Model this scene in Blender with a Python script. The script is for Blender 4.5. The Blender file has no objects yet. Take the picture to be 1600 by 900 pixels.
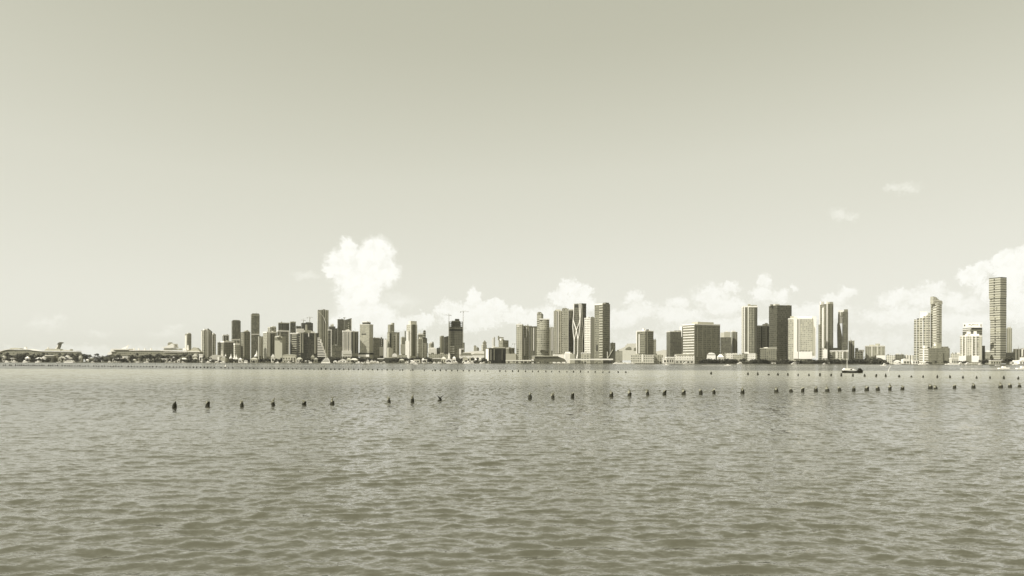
import bpy, bmesh, math, random
import numpy as np
from mathutils import Vector, Matrix
R = math.radians
scn = bpy.context.scene
COL = scn.collection
random.seed(7)

# ------------------------------------------------------------------ camera
F = 1256.0            # focal length in photo pixels (photo 1600 wide)
HC = 566.8            # horizon row at the middle of the photo
ROLL = 0.0023
CAMH = 3.0
cam_d = bpy.data.cameras.new('camera'); cam = bpy.data.objects.new('camera', cam_d); COL.objects.link(cam)
cam.location = (0, 0, CAMH)
cam_d.sensor_width = 36; cam_d.lens = F / 1600 * 36
cam_d.shift_y = (HC - 450) / 1600
cam_d.clip_start = 0.1; cam_d.clip_end = 90000
cam.rotation_mode = 'QUATERNION'
cam.rotation_quaternion = (Matrix.Rotation(R(90), 4, 'X') @ Matrix.Rotation(ROLL, 4, 'Z')).to_quaternion()
scn.camera = cam
scn.view_settings.view_transform = 'Standard'; scn.view_settings.look = 'None'
scn.view_settings.gamma = 1; scn.view_settings.use_curve_mapping = False
scn.view_settings.exposure = 0.0

def PX(px, py, Y):
    """world point at depth Y seen at photo pixel px, py"""
    dx = px - 800; dy = HC - py
    return Vector(((dx - ROLL * dy) * Y / F, Y, CAMH + (dy + ROLL * dx) * Y / F))
def onwater(px, py):
    v = -((HC - py) + ROLL * (px - 800))
    Y = CAMH * F / v
    p = PX(px, py, Y); p.z = 0
    return p

# ------------------------------------------------------------------ world
SUN_EL, SUN_AZ = 46.0, -117.0      # azimuth from +Y (view direction), negative = to the left
w = bpy.data.worlds.new('World'); scn.world = w; w.use_nodes = True
nt = w.node_tree; nt.nodes.clear(); N = nt.nodes; L = nt.links
def node(tree, typ, **k):
    n = tree.nodes.new(typ)
    for a, b in k.items(): setattr(n, a, b)
    return n
def mth(tree, op, a, b=None, c=None, clamp=False):
    n = tree.nodes.new('ShaderNodeMath'); n.operation = op; n.use_clamp = clamp
    for i, v in enumerate((a, b, c)):
        if v is None: continue
        if isinstance(v, (int, float)): n.inputs[i].default_value = v
        else: tree.links.new(v, n.inputs[i])
    return n.outputs[0]
sky = node(nt, 'ShaderNodeTexSky', sky_type='NISHITA'); sky.sun_disc = False
sky.sun_elevation = R(SUN_EL); sky.sun_rotation = R(SUN_AZ)
sky.air_density = 1.0; sky.dust_density = 0.6; sky.ozone_density = 1.0
bw = node(nt, 'ShaderNodeRGBToBW'); L.new(sky.outputs[0], bw.inputs[0])
# photograph is toned monochrome: the sky's own luminance, printed in the paper's olive tone
lum = mth(nt, 'MULTIPLY', bw.outputs[0], 0.1)
SKY_GAIN, SKY_POW = 1.055, 0.42
lum = mth(nt, 'MULTIPLY', mth(nt, 'POWER', lum, SKY_POW), SKY_GAIN)

tc = node(nt, 'ShaderNodeTexCoord'); sx = node(nt, 'ShaderNodeSeparateXYZ'); L.new(tc.outputs['Generated'], sx.inputs[0])
az = mth(nt, 'ARCTAN2', sx.outputs[0], sx.outputs[1]); el = mth(nt, 'ARCSINE', sx.outputs[2])
cxy = node(nt, 'ShaderNodeCombineXYZ'); L.new(mth(nt, 'MULTIPLY', az, 100), cxy.inputs[0]); L.new(mth(nt, 'MULTIPLY', el, 100), cxy.inputs[1])
def noise(tree, vec, scale, detail=5, rough=0.6, out='Fac', lac=2.0):
    n = tree.nodes.new('ShaderNodeTexNoise'); n.inputs['Scale'].default_value = scale
    n.inputs['Detail'].default_value = detail; n.inputs['Roughness'].default_value = rough; n.inputs['Lacunarity'].default_value = lac
    tree.links.new(vec, n.inputs['Vector']); return n.outputs[out]
nz1 = noise(nt, cxy.outputs[0], 0.9, 3, 0.55, 'Color')
nz2 = noise(nt, cxy.outputs[0], 3.2, 4, 0.6, 'Color')
def vadd(tree, a, b, sc):
    m = tree.nodes.new('ShaderNodeVectorMath'); m.operation = 'SUBTRACT'; tree.links.new(b, m.inputs[0]); m.inputs[1].default_value = (.5, .5, .5)
    s = tree.nodes.new('ShaderNodeVectorMath'); s.operation = 'SCALE'; tree.links.new(m.outputs[0], s.inputs[0]); s.inputs['Scale'].default_value = sc
    d = tree.nodes.new('ShaderNodeVectorMath'); d.operation = 'ADD'; tree.links.new(a, d.inputs[0]); tree.links.new(s.outputs[0], d.inputs[1])
    return d.outputs[0]
wv = vadd(nt, vadd(nt, cxy.outputs[0], nz1, 1.5), nz2, 0.75)
def cloud_field(blobs):
    acc = None
    for (px, py, rx, ry) in blobs:
        t = (px - 800) / F; a = math.atan(t); v = (HC - py + ROLL * (px - 800)) / F; e = math.atan(v * math.cos(a))
        mp = nt.nodes.new('ShaderNodeMapping'); mp.vector_type = 'TEXTURE'
        mp.inputs['Location'].default_value = (a * 100, e * 100, 0)
        mp.inputs['Scale'].default_value = (rx / F * 100 * math.cos(a) ** 2, ry / F * 100 * math.cos(a), 1e5)
        L.new(wv, mp.inputs[0])
        ln = nt.nodes.new('ShaderNodeVectorMath'); ln.operation = 'LENGTH'; L.new(mp.outputs[0], ln.inputs[0])
        d = mth(nt, 'SUBTRACT', 1.0, ln.outputs['Value'])
        acc = d if acc is None else mth(nt, 'SMOOTH_MAX', acc, d, 0.12)
    return acc
def sstep(tree, x, a, b):
    n = tree.nodes.new('ShaderNodeMapRange'); n.interpolation_type = 'SMOOTHSTEP'
    tree.links.new(x, n.inputs[0]); n.inputs[1].default_value = a; n.inputs[2].default_value = b
    return n.outputs[0]
big = [(566,408,20,22),(545,388,19,20),(588,396,36,30),(535,412,34,30),(598,424,32,30),(518,424,19,14),(562,440,52,38),(560,470,44,44),(585,500,46,36),(540,510,36,30)]
mid = [(740,467,17,25),(700,484,32,20),(772,482,34,20),(736,496,75,30),(805,494,40,20),(664,498,30,14),(640,506,50,18),(840,500,40,16),
       (891,450,26,20),(914,454,19,15),(873,467,25,19),(905,475,40,28),(850,495,50,22),
       (1538,418,24,18),(1572,405,34,20),(1602,402,30,24),(1520,430,38,22),(1578,426,50,30),(1565,455,60,30),(1600,480,60,40)]
low = [(990,466,26,20),(1002,484,40,22),(972,496,50,20),(1060,474,28,17),(1107,461,42,24),(1140,451,24,15),(1130,478,60,26),(1193,440,19,17),
       (1190,460,28,24),(1217,464,22,20),(1242,452,10,8),(1062,492,70,22),(1322,457,27,15),(1302,469,36,17),(1410,462,32,18),(1392,470,36,18),
       (1456,450,32,20),(1442,466,56,20),(1490,466,26,15),(1505,475,50,20),(1270,488,90,22),(1400,495,90,22),(1500,505,100,26),(1150,510,160,22),(930,505,80,20),(1150,545,560,42),(560,548,320,40),(150,556,260,26)]
veil = [(1312,333,26,17),(1330,338,18,12),(1416,294,36,15),(1395,292,24,10),(70,505,46,20),(92,497,22,12),(150,520,40,10),(272,512,30,10),(258,522,44,10),(478,430,40,10),(620,470,60,22)]
nzs = noise(nt, cxy.outputs[0], 2.2, 7, 0.62)
vor = nt.nodes.new('ShaderNodeTexVoronoi'); vor.feature = 'SMOOTH_F1'; vor.inputs['Scale'].default_value = 1.1; vor.inputs['Smoothness'].default_value = 0.35
vor.inputs['Detail'].default_value = 3; vor.inputs['Roughness'].default_value = 0.55; L.new(wv, vor.inputs['Vector'])
bil = mth(nt, 'MULTIPLY', mth(nt, 'SUBTRACT', 0.45, vor.outputs['Distance']), 0.30)
fin = mth(nt, 'MULTIPLY', mth(nt, 'SUBTRACT', nzs, 0.5), 0.55)
def cmask(blobs, e0, e1, k, strength):
    f = mth(nt, 'ADD', cloud_field(blobs), mth(nt, 'MULTIPLY', mth(nt, 'ADD', bil, fin), k))
    return mth(nt, 'MULTIPLY', sstep(nt, f, e0, e1), strength)
mk = cmask(big, -0.10, 0.34, 0.6, 0.9)
mk = mth(nt, 'MAXIMUM', mk, cmask(mid, -0.02, 0.32, 1.0, 0.84))
mk = mth(nt, 'MAXIMUM', mk, cmask(low, -0.04, 0.46, 1.1, 0.72))
mk = mth(nt, 'MAXIMUM', mk, cmask(veil, 0.0, 0.8, 1.1, 0.45))
# air between us and the cloud foot
mk = mth(nt, 'MULTIPLY', mk, mth(nt, 'ADD', 0.70, mth(nt, 'MULTIPLY', sstep(nt, el, 0.01, 0.10), 0.30)))
shade = mth(nt, 'ADD', 0.995, mth(nt, 'MULTIPLY', mth(nt, 'SUBTRACT', noise(nt, wv, 0.8, 5, 0.6), 0.5), 0.36))
shade = mth(nt, 'MINIMUM', shade, 1.01)
mixl = nt.nodes.new('ShaderNodeMix'); mixl.data_type = 'FLOAT'
L.new(mk, mixl.inputs[0]); L.new(lum, mixl.inputs[2]); L.new(shade, mixl.inputs[3])
tone = nt.nodes.new('ShaderNodeValToRGB'); cr = tone.color_ramp
L.new(mixl.outputs[0], tone.inputs[0])
# tone ramp: luminance -> duotone colour (linear)
def duo(l):
    k = min(1, max(0, l)); b = 0.625 + 0.315 * k
    return (l * 1.003, l * (0.985 + 0.015 * k), l * b, 1)
cr.elements[0].position = 0; cr.elements[0].color = (0, 0, 0, 1)
cr.elements[1].position = 1; cr.elements[1].color = duo(1.0)
for p, q_ in ((0.25, 0.24), (0.5, 0.475), (0.56, 0.535), (0.61, 0.62), (0.66, 0.695), (0.79, 0.80), (0.87, 0.85)):
    e_ = cr.elements.new(p); e_.color = duo(q_)
bg = node(nt, 'ShaderNodeBackground'); bg.inputs[1].default_value = 0.1
sc10 = nt.nodes.new('ShaderNodeVectorMath'); sc10.operation = 'SCALE'; sc10.inputs['Scale'].default_value = 10
L.new(tone.outputs[0], sc10.inputs[0]); L.new(mth(nt, 'MULTIPLY', mth(nt, 'ADD', 1.0, mth(nt, 'MULTIPLY', mk, 0.07)), 10.0), sc10.inputs['Scale']); L.new(sc10.outputs[0], bg.inputs[0])
wo = node(nt, 'ShaderNodeOutputWorld'); L.new(bg.outputs[0], wo.inputs[0])
w.cycles.sampling_method = 'MANUAL'; w.cycles.sample_map_resolution = 512

# ------------------------------------------------------------------ sun
sd = bpy.data.lights.new('sun', 'SUN'); sd.energy = 5.0; sd.angle = R(0.53); sd.color = (1.0, 0.985, 0.92)
sun = bpy.data.objects.new('sun', sd); COL.objects.link(sun)
sdir = Vector((math.sin(R(SUN_AZ)) * math.cos(R(SUN_EL)), math.cos(R(SUN_AZ)) * math.cos(R(SUN_EL)), math.sin(R(SUN_EL))))
sun.rotation_mode = 'QUATERNION'; sun.rotation_quaternion = sdir.to_track_quat('Z', 'Y')
sun.location = sdir * 500

# ------------------------------------------------------------------ materials
def tint(g, k=0.0):
    b = 0.66 + 0.26 * g
    return (g * 1.025, g * (0.98), g * (b + k), 1)
def newmat(name):
    m = bpy.data.materials.new(name); m.use_nodes = True; t = m.node_tree
    return m, t, t.nodes['Principled BSDF']
MATS = {}
def plain(name, g, rough=0.8, spec=0.3, var=0.25, scale=0.15):
    m, t, b = newmat(name)
    geo = t.nodes.new('ShaderNodeNewGeometry')
    nz = noise(t, geo.outputs['Position'], scale, 5, 0.65)
    f = mth(t, 'ADD', 1 - var / 2, mth(t, 'MULTIPLY', nz, var))
    v = t.nodes.new('ShaderNodeVectorMath'); v.operation = 'SCALE'; v.inputs[0].default_value = tint(g)[:3]; t.links.new(f, v.inputs['Scale'])
    t.links.new(v.outputs[0], b.inputs['Base Color'])
    b.inputs['Roughness'].default_value = rough; b.inputs['Specular IOR Level'].default_value = spec
    MATS[name] = m; return m
plain('white', 0.86, 0.6); plain('pale', 0.68); plain('stone', 0.46); plain('grey', 0.24); plain('dim', 0.14); plain('dark', 0.07)
plain('black', 0.028, 0.6); plain('glass_dark', 0.035, 0.25, 0.5); plain('land', 0.16); plain('foam', 0.85, 0.9)
plain('bark', 0.10, 0.9, 0.1, 0.5, 2); plain('metal', 0.35, 0.4)
plain('leaf', 0.070, 0.7, 0.2, 0.9, 0.25); plain('leaf_pale', 0.11, 0.7, 0.2, 0.9, 0.25); plain('leaf_dark', 0.05, 0.7, 0.2, 0.8, 0.3)
plain('wood', 0.04, 0.85, 0.2, 0.9, 9); plain('guano', 0.30, 0.9, 0.1, 0.9, 16); plain('feather', 0.22, 0.9, 0.1, 0.5, 20); plain('feather_dark', 0.03, 0.9, 0.1, 0.5, 20)

def facade_group():
    g = bpy.data.node_groups.new('facade', 'ShaderNodeTree')
    I = g.interface
    def inp(n, ty, d):
        s = I.new_socket(name=n, in_out='INPUT', socket_type=ty); s.default_value = d
    inp('Wall', 'NodeSocketColor', (.5, .5, .5, 1)); inp('Glass', 'NodeSocketColor', (.05, .05, .05, 1))
    for n, d in (('Bay', 6.), ('Floor', 3.5), ('FU', .6), ('FV', .5), ('Seed', 0.)): inp(n, 'NodeSocketFloat', d)
    I.new_socket(name='Color', in_out='OUTPUT', socket_type='NodeSocketColor')
    I.new_socket(name='Rough', in_out='OUTPUT', socket_type='NodeSocketFloat')
    gi = g.nodes.new('NodeGroupInput'); go = g.nodes.new('NodeGroupOutput')
    uv = g.nodes.new('ShaderNodeUVMap'); uv.uv_map = 'UVMap'
    s = g.nodes.new('ShaderNodeSeparateXYZ'); g.links.new(uv.outputs[0], s.inputs[0])
    a = mth(g, 'DIVIDE', s.outputs[0], gi.outputs['Bay']); b = mth(g, 'DIVIDE', s.outputs[1], gi.outputs['Floor'])
    fa = mth(g, 'FRACT', a); fb = mth(g, 'FRACT', b)
    mu = mth(g, 'LESS_THAN', fa, gi.outputs['FU']); mv = mth(g, 'LESS_THAN', fb, gi.outputs['FV'])
    geo = g.nodes.new('ShaderNodeNewGeometry'); sn = g.nodes.new('ShaderNodeSeparateXYZ'); g.links.new(geo.outputs['Normal'], sn.inputs[0])
    side = mth(g, 'LESS_THAN', mth(g, 'ABSOLUTE', sn.outputs[2]), 0.6)
    m = mth(g, 'MULTIPLY', mth(g, 'MULTIPLY', mu, mv), side)
    cc = g.nodes.new('ShaderNodeCombineXYZ'); g.links.new(mth(g, 'FLOOR', a), cc.inputs[0]); g.links.new(mth(g, 'FLOOR', b), cc.inputs[1]); g.links.new(gi.outputs['Seed'], cc.inputs[2])
    wn = g.nodes.new('ShaderNodeTexWhiteNoise'); g.links.new(cc.outputs[0], wn.inputs['Vector'])
    # blinds: some panes paler, some darker
    gl = g.nodes.new('ShaderNodeVectorMath'); gl.operation = 'SCALE'; g.links.new(gi.outputs['Glass'], gl.inputs[0])
    g.links.new(mth(g, 'ADD', 0.55, mth(g, 'MULTIPLY', mth(g, 'POWER', wn.outputs['Value'], 2.0), 1.5)), gl.inputs['Scale'])
    nz = noise(g, geo.outputs['Position'], 0.035, 5, 0.7)
    st = g.nodes.new('ShaderNodeVectorMath'); st.operation = 'SCALE'; g.links.new(gi.outputs['Wall'], st.inputs[0])
    g.links.new(mth(g, 'ADD', 0.72, mth(g, 'MULTIPLY', nz, 0.56)), st.inputs['Scale'])
    mx = g.nodes.new('ShaderNodeMix'); mx.data_type = 'RGBA'
    g.links.new(m, mx.inputs[0]); g.links.new(st.outputs[0], mx.inputs[6]); g.links.new(gl.outputs[0], mx.inputs[7])
    g.links.new(mx.outputs[2], go.inputs['Color'])
    g.links.new(mth(g, 'SUBTRACT', 0.75, mth(g, 'MULTIPLY', m, 0.5)), go.inputs['Rough'])
    return g
FG = facade_group()
_seed = [0]
def fac(wall, glass=0.06, bay=8.0, floor=7.0, fu=0.6, fv=0.55):
    """facade material: wall albedo, pane albedo, module sizes (m) and how much of each module is glass"""
    if wall < .42: wall = min(.42, wall * 1.2)
    if glass < .15: glass *= 1.3
    key = ('fac', wall, glass, bay, floor, fu, fv)
    if key in MATS: return MATS[key]
    m, t, b = newmat('facade'); gn = t.nodes.new('ShaderNodeGroup'); gn.node_tree = FG
    gn.inputs['Wall'].default_value = tint(wall); gn.inputs['Glass'].default_value = tint(glass)
    gn.inputs['Bay'].default_value = bay; gn.inputs['Floor'].default_value = floor
    gn.inputs['FU'].default_value = fu; gn.inputs['FV'].default_value = fv
    _seed[0] += 1.7; gn.inputs['Seed'].default_value = _seed[0]
    t.links.new(gn.outputs[0], b.inputs['Base Color']); t.links.new(gn.outputs[1], b.inputs['Roughness'])
    b.inputs['Specular IOR Level'].default_value = 0.4
    MATS[key] = m; return m
def M(x): return MATS[x] if isinstance(x, str) else x

# ------------------------------------------------------------------ mesh builder
class MB:
    def __init__(s): s.v = []; s.f = []; s.uv = []
    def face(s, pts, uvs):
        i = len(s.v); s.v += [tuple(p) for p in pts]; s.f.append(tuple(range(i, i + len(pts)))); s.uv += uvs
    def prism(s, fp, z0, z1):
        """vertical prism over a counter-clockwise footprint; z1 may be one height per corner"""
        n = len(fp); zt = list(z1) if hasattr(z1, '__len__') else [z1] * n
        u = 0
        for i in range(n):
            j = (i + 1) % n; a, b = fp[i], fp[j]; l = math.hypot(b[0] - a[0], b[1] - a[1])
            s.face([(a[0], a[1], z0), (b[0], b[1], z0), (b[0], b[1], zt[j]), (a[0], a[1], zt[i])], [(u, z0), (u + l, z0), (u + l, zt[j]), (u, zt[i])])
            u += l
        s.face([(p[0], p[1], z) for p, z in zip(fp, zt)], [(p[0], p[1]) for p in fp])
        s.face([(p[0], p[1], z0) for p in reversed(fp)], [(p[0], p[1]) for p in reversed(fp)])
        return s
    def box(s, x0, x1, y0, y1, z0, z1): return s.prism([(x0, y0), (x1, y0), (x1, y1), (x0, y1)], z0, z1)
    def slab(s, prof, y0, y1):
        """profile in x-z (counter-clockwise seen from -y) pushed through y0..y1"""
        n = len(prof)
        s.face([(p[0], y0, p[1]) for p in prof], [(p[0], p[1]) for p in prof])
        s.face([(p[0], y1, p[1]) for p in reversed(prof)], [(p[0], p[1]) for p in reversed(prof)])
        for i in range(n):
            a, b = prof[i], prof[(i + 1) % n]
            s.face([(a[0], y0, a[1]), (a[0], y1, a[1]), (b[0], y1, b[1]), (b[0], y0, b[1])], [(0, a[1]), (y1 - y0, a[1]), (y1 - y0, b[1]), (0, b[1])])
        return s
    def tube(s, pts, rad, n=7, squash=1.0):
        pts = [Vector(p) for p in pts]; rad = rad if hasattr(rad, '__len__') else [rad] * len(pts)
        rings = []
        for i, p in enumerate(pts):
            d = (pts[min(i + 1, len(pts) - 1)] - pts[max(i - 1, 0)]).normalized()
            a = d.cross(Vector((0, 1, 0)));
            if a.length < .1: a = d.cross(Vector((1, 0, 0)))
            a.normalize(); b = a.cross(d).normalized()
            rings.append([p + (a * math.cos(2 * math.pi * k / n) + b * math.sin(2 * math.pi * k / n) * squash) * rad[i] for k in range(n)])
        i0 = len(s.v)
        for r in rings: s.v += [tuple(q) for q in r]
        for i in range(len(pts) - 1):
            for k in range(n):
                a = i0 + i * n + k; b = i0 + i * n + (k + 1) % n
                s.f.append((a, b, b + n, a + n)); s.uv += [(0, 0)] * 4
        s.f.append(tuple(i0 + k for k in reversed(range(n)))); s.uv += [(0, 0)] * n
        s.f.append(tuple(i0 + (len(pts) - 1) * n + k for k in range(n))); s.uv += [(0, 0)] * n
        return s
    def mesh(s, name, mat, smooth=False, uv=True):
        me = bpy.data.meshes.new(name); me.from_pydata(s.v, [], s.f)
        if uv:
            l = me.uv_layers.new(name='UVMap'); l.data.foreach_set('uv', [c for q in s.uv for c in q])
        me.materials.append(M(mat))
        if smooth:
            for p in me.polygons: p.use_smooth = True
        bm = bmesh.new(); bm.from_mesh(me)
        bmesh.ops.remove_doubles(bm, verts=bm.verts, dist=1e-4); bmesh.ops.recalc_face_normals(bm, faces=bm.faces); bm.to_mesh(me); bm.free()
        return me
    def build(s, name, mat, parent=None, smooth=False):
        o = bpy.data.objects.new(name, s.mesh(name, mat, smooth)); COL.objects.link(o)
        if parent: o.parent = parent
        return o
def empty(name, label, cat, loc, rz=0, group=None):
    o = bpy.data.objects.new(name, None); COL.objects.link(o); o.location = loc; o.rotation_euler = (0, 0, rz); o.empty_display_size = 1
    o['label'] = label; o['category'] = cat
    if group: o['group'] = group
    return o
def tagl(o, label, cat, group=None):
    o['label'] = label; o['category'] = cat
    if group: o['group'] = group
def copy_tree(o, parent=None):
    c = o.copy(); COL.objects.link(c); c.parent = parent
    for ch in list(o.children): copy_tree(ch, c)
    return c

def framed(px0, px1, Y, turn=True):
    """frame of a long building square to the line of sight: returns origin x, rotation and px,py -> local x,z"""
    al = math.atan(((px0 + px1) / 2 - 800) / F) if turn else 0.0
    ox = PX(px0, 560, Y).x; C_, S_ = math.cos(-al), math.sin(-al)
    def f(p):
        k = (p[0] - 800) / F; a = (k * Y - ox) / (C_ - k * S_); return (a, max(PX(p[0], p[1], Y + a * S_).z, -1.0))
    return ox, -al, f

# ------------------------------------------------------------------ water
def build_water():
    rng = np.random.RandomState(3)
    r = [3.0]
    while r[-1] < 160: r.append(r[-1] * (1.0042 if r[-1] > 8 else 1.02))
    while r[-1] < 13000: r.append(r[-1] * 1.03)
    r = np.array(r)
    az = np.concatenate([np.linspace(-180, -42, 50, endpoint=False), np.linspace(-42, -35, 70, endpoint=False), np.linspace(-35, 35, 1300, endpoint=False), np.linspace(35, 42, 70, endpoint=False), np.linspace(42, 180, 50)])
    az = np.radians(az)
    da = np.gradient(az)
    RR, AA = np.meshgrid(r, az, indexing='ij')
    X = RR * np.sin(AA); Y = RR * np.cos(AA); Z = np.zeros_like(X); DX = np.zeros_like(X); DY = np.zeros_like(X)
    dr = np.gradient(r)[:, None]; sp = np.maximum(dr, (RR * da[None, :]))
    ncomp = 110
    for i in range(ncomp):
        lam = 0.12 * (1.35 / 0.12) ** rng.rand()
        th = R(84) + rng.randn() * R(26 if i % 3 else 45)                      # crests run roughly left-right
        k = 2 * math.pi / lam
        kx, ky = k * math.cos(th), k * math.sin(th)
        # slope contribution nearly flat with wavelength, less for the longest
        a = 0.0215 / k * (1.25 if .35 < lam < .9 else 0.85)
        ph = rng.rand() * 2 * math.pi
        fade = np.clip((lam / np.maximum(sp, 1e-3) - 2.5) / 2.5, 0, 1)
        # short-crestedness: slowly varying envelope
        env = 0.75 + 0.5 * np.sin(X * (0.35 / lam) * rng.uniform(.5, 1.5) + Y * (0.25 / lam) * rng.uniform(-1, 1) + rng.rand() * 6)
        P = kx * X + ky * Y + ph
        af = a * fade * env
        Z += af * np.sin(P); DX += 0.9 * af * np.cos(P) * math.cos(th); DY += 0.9 * af * np.cos(P) * math.sin(th)
    edge = np.clip((170 - RR) / 60, 0, 1)
    Z *= edge; X = X + DX * edge; Y = Y + DY * edge
    nr, na = X.shape
    co = np.stack([X, Y, Z], -1).reshape(-1, 3)
    idx = np.arange(nr * na).reshape(nr, na)
    a = idx[:-1, :-1].ravel(); b = idx[:-1, 1:].ravel(); c = idx[1:, 1:].ravel(); d = idx[1:, :-1].ravel()
    quads = np.stack([a, d, c, b], 1).astype(np.int32)
    me = bpy.data.meshes.new('water'); me.vertices.add(len(co)); me.vertices.foreach_set('co', co.ravel().astype(np.float32))
    nf = len(quads); me.loops.add(nf * 4); me.loops.foreach_set('vertex_index', quads.ravel())
    me.polygons.add(nf); me.polygons.foreach_set('loop_start', np.arange(0, nf * 4, 4, dtype=np.int32))
    me.polygons.foreach_set('loop_total', np.full(nf, 4, dtype=np.int32)); me.polygons.foreach_set('use_smooth', np.ones(nf, dtype=bool))
    me.update(calc_edges=True)
    o = bpy.data.objects.new('water', me); COL.objects.link(o); o['kind'] = 'structure'
    m, t, bs = newmat('sea_water'); me.materials.append(m)
    geo = t.nodes.new('ShaderNodeNewGeometry'); pos = geo.outputs['Position']
    sp_ = t.nodes.new('ShaderNodeSeparateXYZ'); t.links.new(pos, sp_.inputs[0])
    def scaled(sxx, syy, rot=0.0):
        mp = t.nodes.new('ShaderNodeMapping'); mp.inputs['Scale'].default_value = (sxx, syy, 0.0); mp.inputs['Rotation'].default_value = (0, 0, rot)
        t.links.new(pos, mp.inputs[0]); return mp.outputs[0]
    Yw = sp_.outputs[1]
    far = sstep(t, Yw, 18, 90)
    # wind streaks: broad bands of ruffled and smooth water
    band_n = noise(t, scaled(0.0035, 0.012, 0.06), 1.0, 4, 0.6)
    yy = mth(t, 'ADD', Yw, mth(t, 'MULTIPLY', mth(t, 'SUBTRACT', band_n, 0.5), mth(t, 'MULTIPLY', Yw, 0.35)))
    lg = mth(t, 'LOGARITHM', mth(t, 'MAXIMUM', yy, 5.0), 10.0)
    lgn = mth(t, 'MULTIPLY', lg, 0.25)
    rp = t.nodes.new('ShaderNodeValToRGB'); t.links.new(lgn, rp.inputs[0]); e = rp.color_ramp.elements
    def y2p(y): return math.log10(y) * 0.25
    stops = BANDS
    e[0].position = y2p(stops[0][0]); e[0].color = (stops[0][1],) * 3 + (1,)
    e[1].position = y2p(stops[-1][0]); e[1].color = (stops[-1][1],) * 3 + (1,)
    for yv, g in stops[1:-1]:
        q = e.new(y2p(yv)); q.color = (g, g, g, 1)
    patch = noise(t, scaled(0.014, 0.045, 0.1), 1.0, 5, 0.6)
    patch2 = noise(t, scaled(0.10, 0.22, 0.15), 1.0, 3, 0.6)
    ruff = mth(t, 'MULTIPLY', rp.outputs[0], mth(t, 'MAXIMUM', 0.22, mth(t, 'ADD', -0.6, mth(t, 'ADD', mth(t, 'MULTIPLY', patch, 2.4), mth(t, 'MULTIPLY', patch2, 0.8)))))
    def slope(scx, scy, rot, amp, fadein=None):
        c = noise(t, scaled(scx, scy, rot), 1.0, 2, 0.55, 'Color')
        m1 = t.nodes.new('ShaderNodeVectorMath'); m1.operation = 'SUBTRACT'; t.links.new(c, m1.inputs[0]); m1.inputs[1].default_value = (.5, .5, .5)
        m2 = t.nodes.new('ShaderNodeVectorMath'); m2.operation = 'MULTIPLY'; t.links.new(m1.outputs[0], m2.inputs[0]); m2.inputs[1].default_value = (amp * 0.95, amp, 0)
        if fadein is None: return m2.outputs[0]
        m3 = t.nodes.new('ShaderNodeVectorMath'); m3.operation = 'SCALE'; t.links.new(m2.outputs[0], m3.inputs[0]); t.links.new(fadein, m3.inputs['Scale'])
        return m3.outputs[0]
    s1 = slope(5.0, 9.0, 0.2, SLOPES[0]); s2 = slope(18, 26, -0.3, SLOPES[1])
    s3 = slope(0.7, 2.0, 0.12, SLOPES[2], far); s4 = slope(0.14, 0.55, 0.08, SLOPES[3], far)
    s5 = slope(3.0, 0.8, 0.15, 2.3, far); s6 = slope(1.0, 0.15, 0.1, 1.7, sstep(t, Yw, 60, 200))
    ad = None
    for s_ in (s1, s2, s3, s4, s5, s6):
        if ad is None: ad = s_; continue
        q = t.nodes.new('ShaderNodeVectorMath'); q.operation = 'ADD'; t.links.new(ad, q.inputs[0]); t.links.new(s_, q.inputs[1]); ad = q.outputs[0]
    q = t.nodes.new('ShaderNodeVectorMath'); q.operation = 'SCALE'; t.links.new(ad, q.inputs[0]); t.links.new(ruff, q.inputs['Scale'])
    n1 = t.nodes.new('ShaderNodeVectorMath'); n1.operation = 'ADD'; t.links.new(q.outputs[0], n1.inputs[0]); t.links.new(geo.outputs['Normal'], n1.inputs[1])
    n2 = t.nodes.new('ShaderNodeVectorMath'); n2.operation = 'NORMALIZE'; t.links.new(n1.outputs[0], n2.inputs[0])
    t.links.new(n2.outputs[0], bs.inputs['Normal'])
    bs.inputs['IOR'].default_value = WATER_IOR; bs.inputs['Specular Tint'].default_value = (1.0, 0.965, 0.79, 1)
    # body colour by distance: sky sheen of the smooth strips painted in, darker elsewhere
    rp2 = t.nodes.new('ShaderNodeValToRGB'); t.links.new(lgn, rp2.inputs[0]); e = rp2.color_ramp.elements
    e[0].position = y2p(BODY_SHEEN[0][0]); e[0].color = tint(BODY_SHEEN[0][1]); e[1].position = y2p(BODY_SHEEN[-1][0]); e[1].color = tint(BODY_SHEEN[-1][1])
    for yv, g in BODY_SHEEN[1:-1]: q = e.new(y2p(yv)); q.color = tint(g)
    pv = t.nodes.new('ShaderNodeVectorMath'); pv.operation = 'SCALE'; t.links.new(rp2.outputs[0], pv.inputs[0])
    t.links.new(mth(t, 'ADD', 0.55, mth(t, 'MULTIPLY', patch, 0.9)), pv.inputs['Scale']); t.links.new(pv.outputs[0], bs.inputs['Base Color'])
    t.links.new(mth(t, 'ADD', 0.04, mth(t, 'MULTIPLY', far, 0.12)), bs.inputs['Roughness'])
BANDS = [(9, 1.0), (30, 1.0), (52, 0.95), (75, 1.1), (100, 1.0), (130, 0.75), (200, 0.6), (320, 0.6), (360, 1.1), (640, 1.2), (700, 0.7), (760, 0.7), (820, 1.2), (3000, 1.1)]
SLOPES = (0.58, 0.30, 0.6, 0.5)
WATER_IOR = 2.5
BODY_SHEEN = [(9, .062), (30, .062), (60, .062), (95, .055), (125, .14), (200, .26), (325, .28), (345, .03), (690, .03), (710, .16), (760, .16), (790, .035), (3000, .03)]  # water body tone by distance; pale stops paint sheen into the bright bands
build_water()

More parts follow.
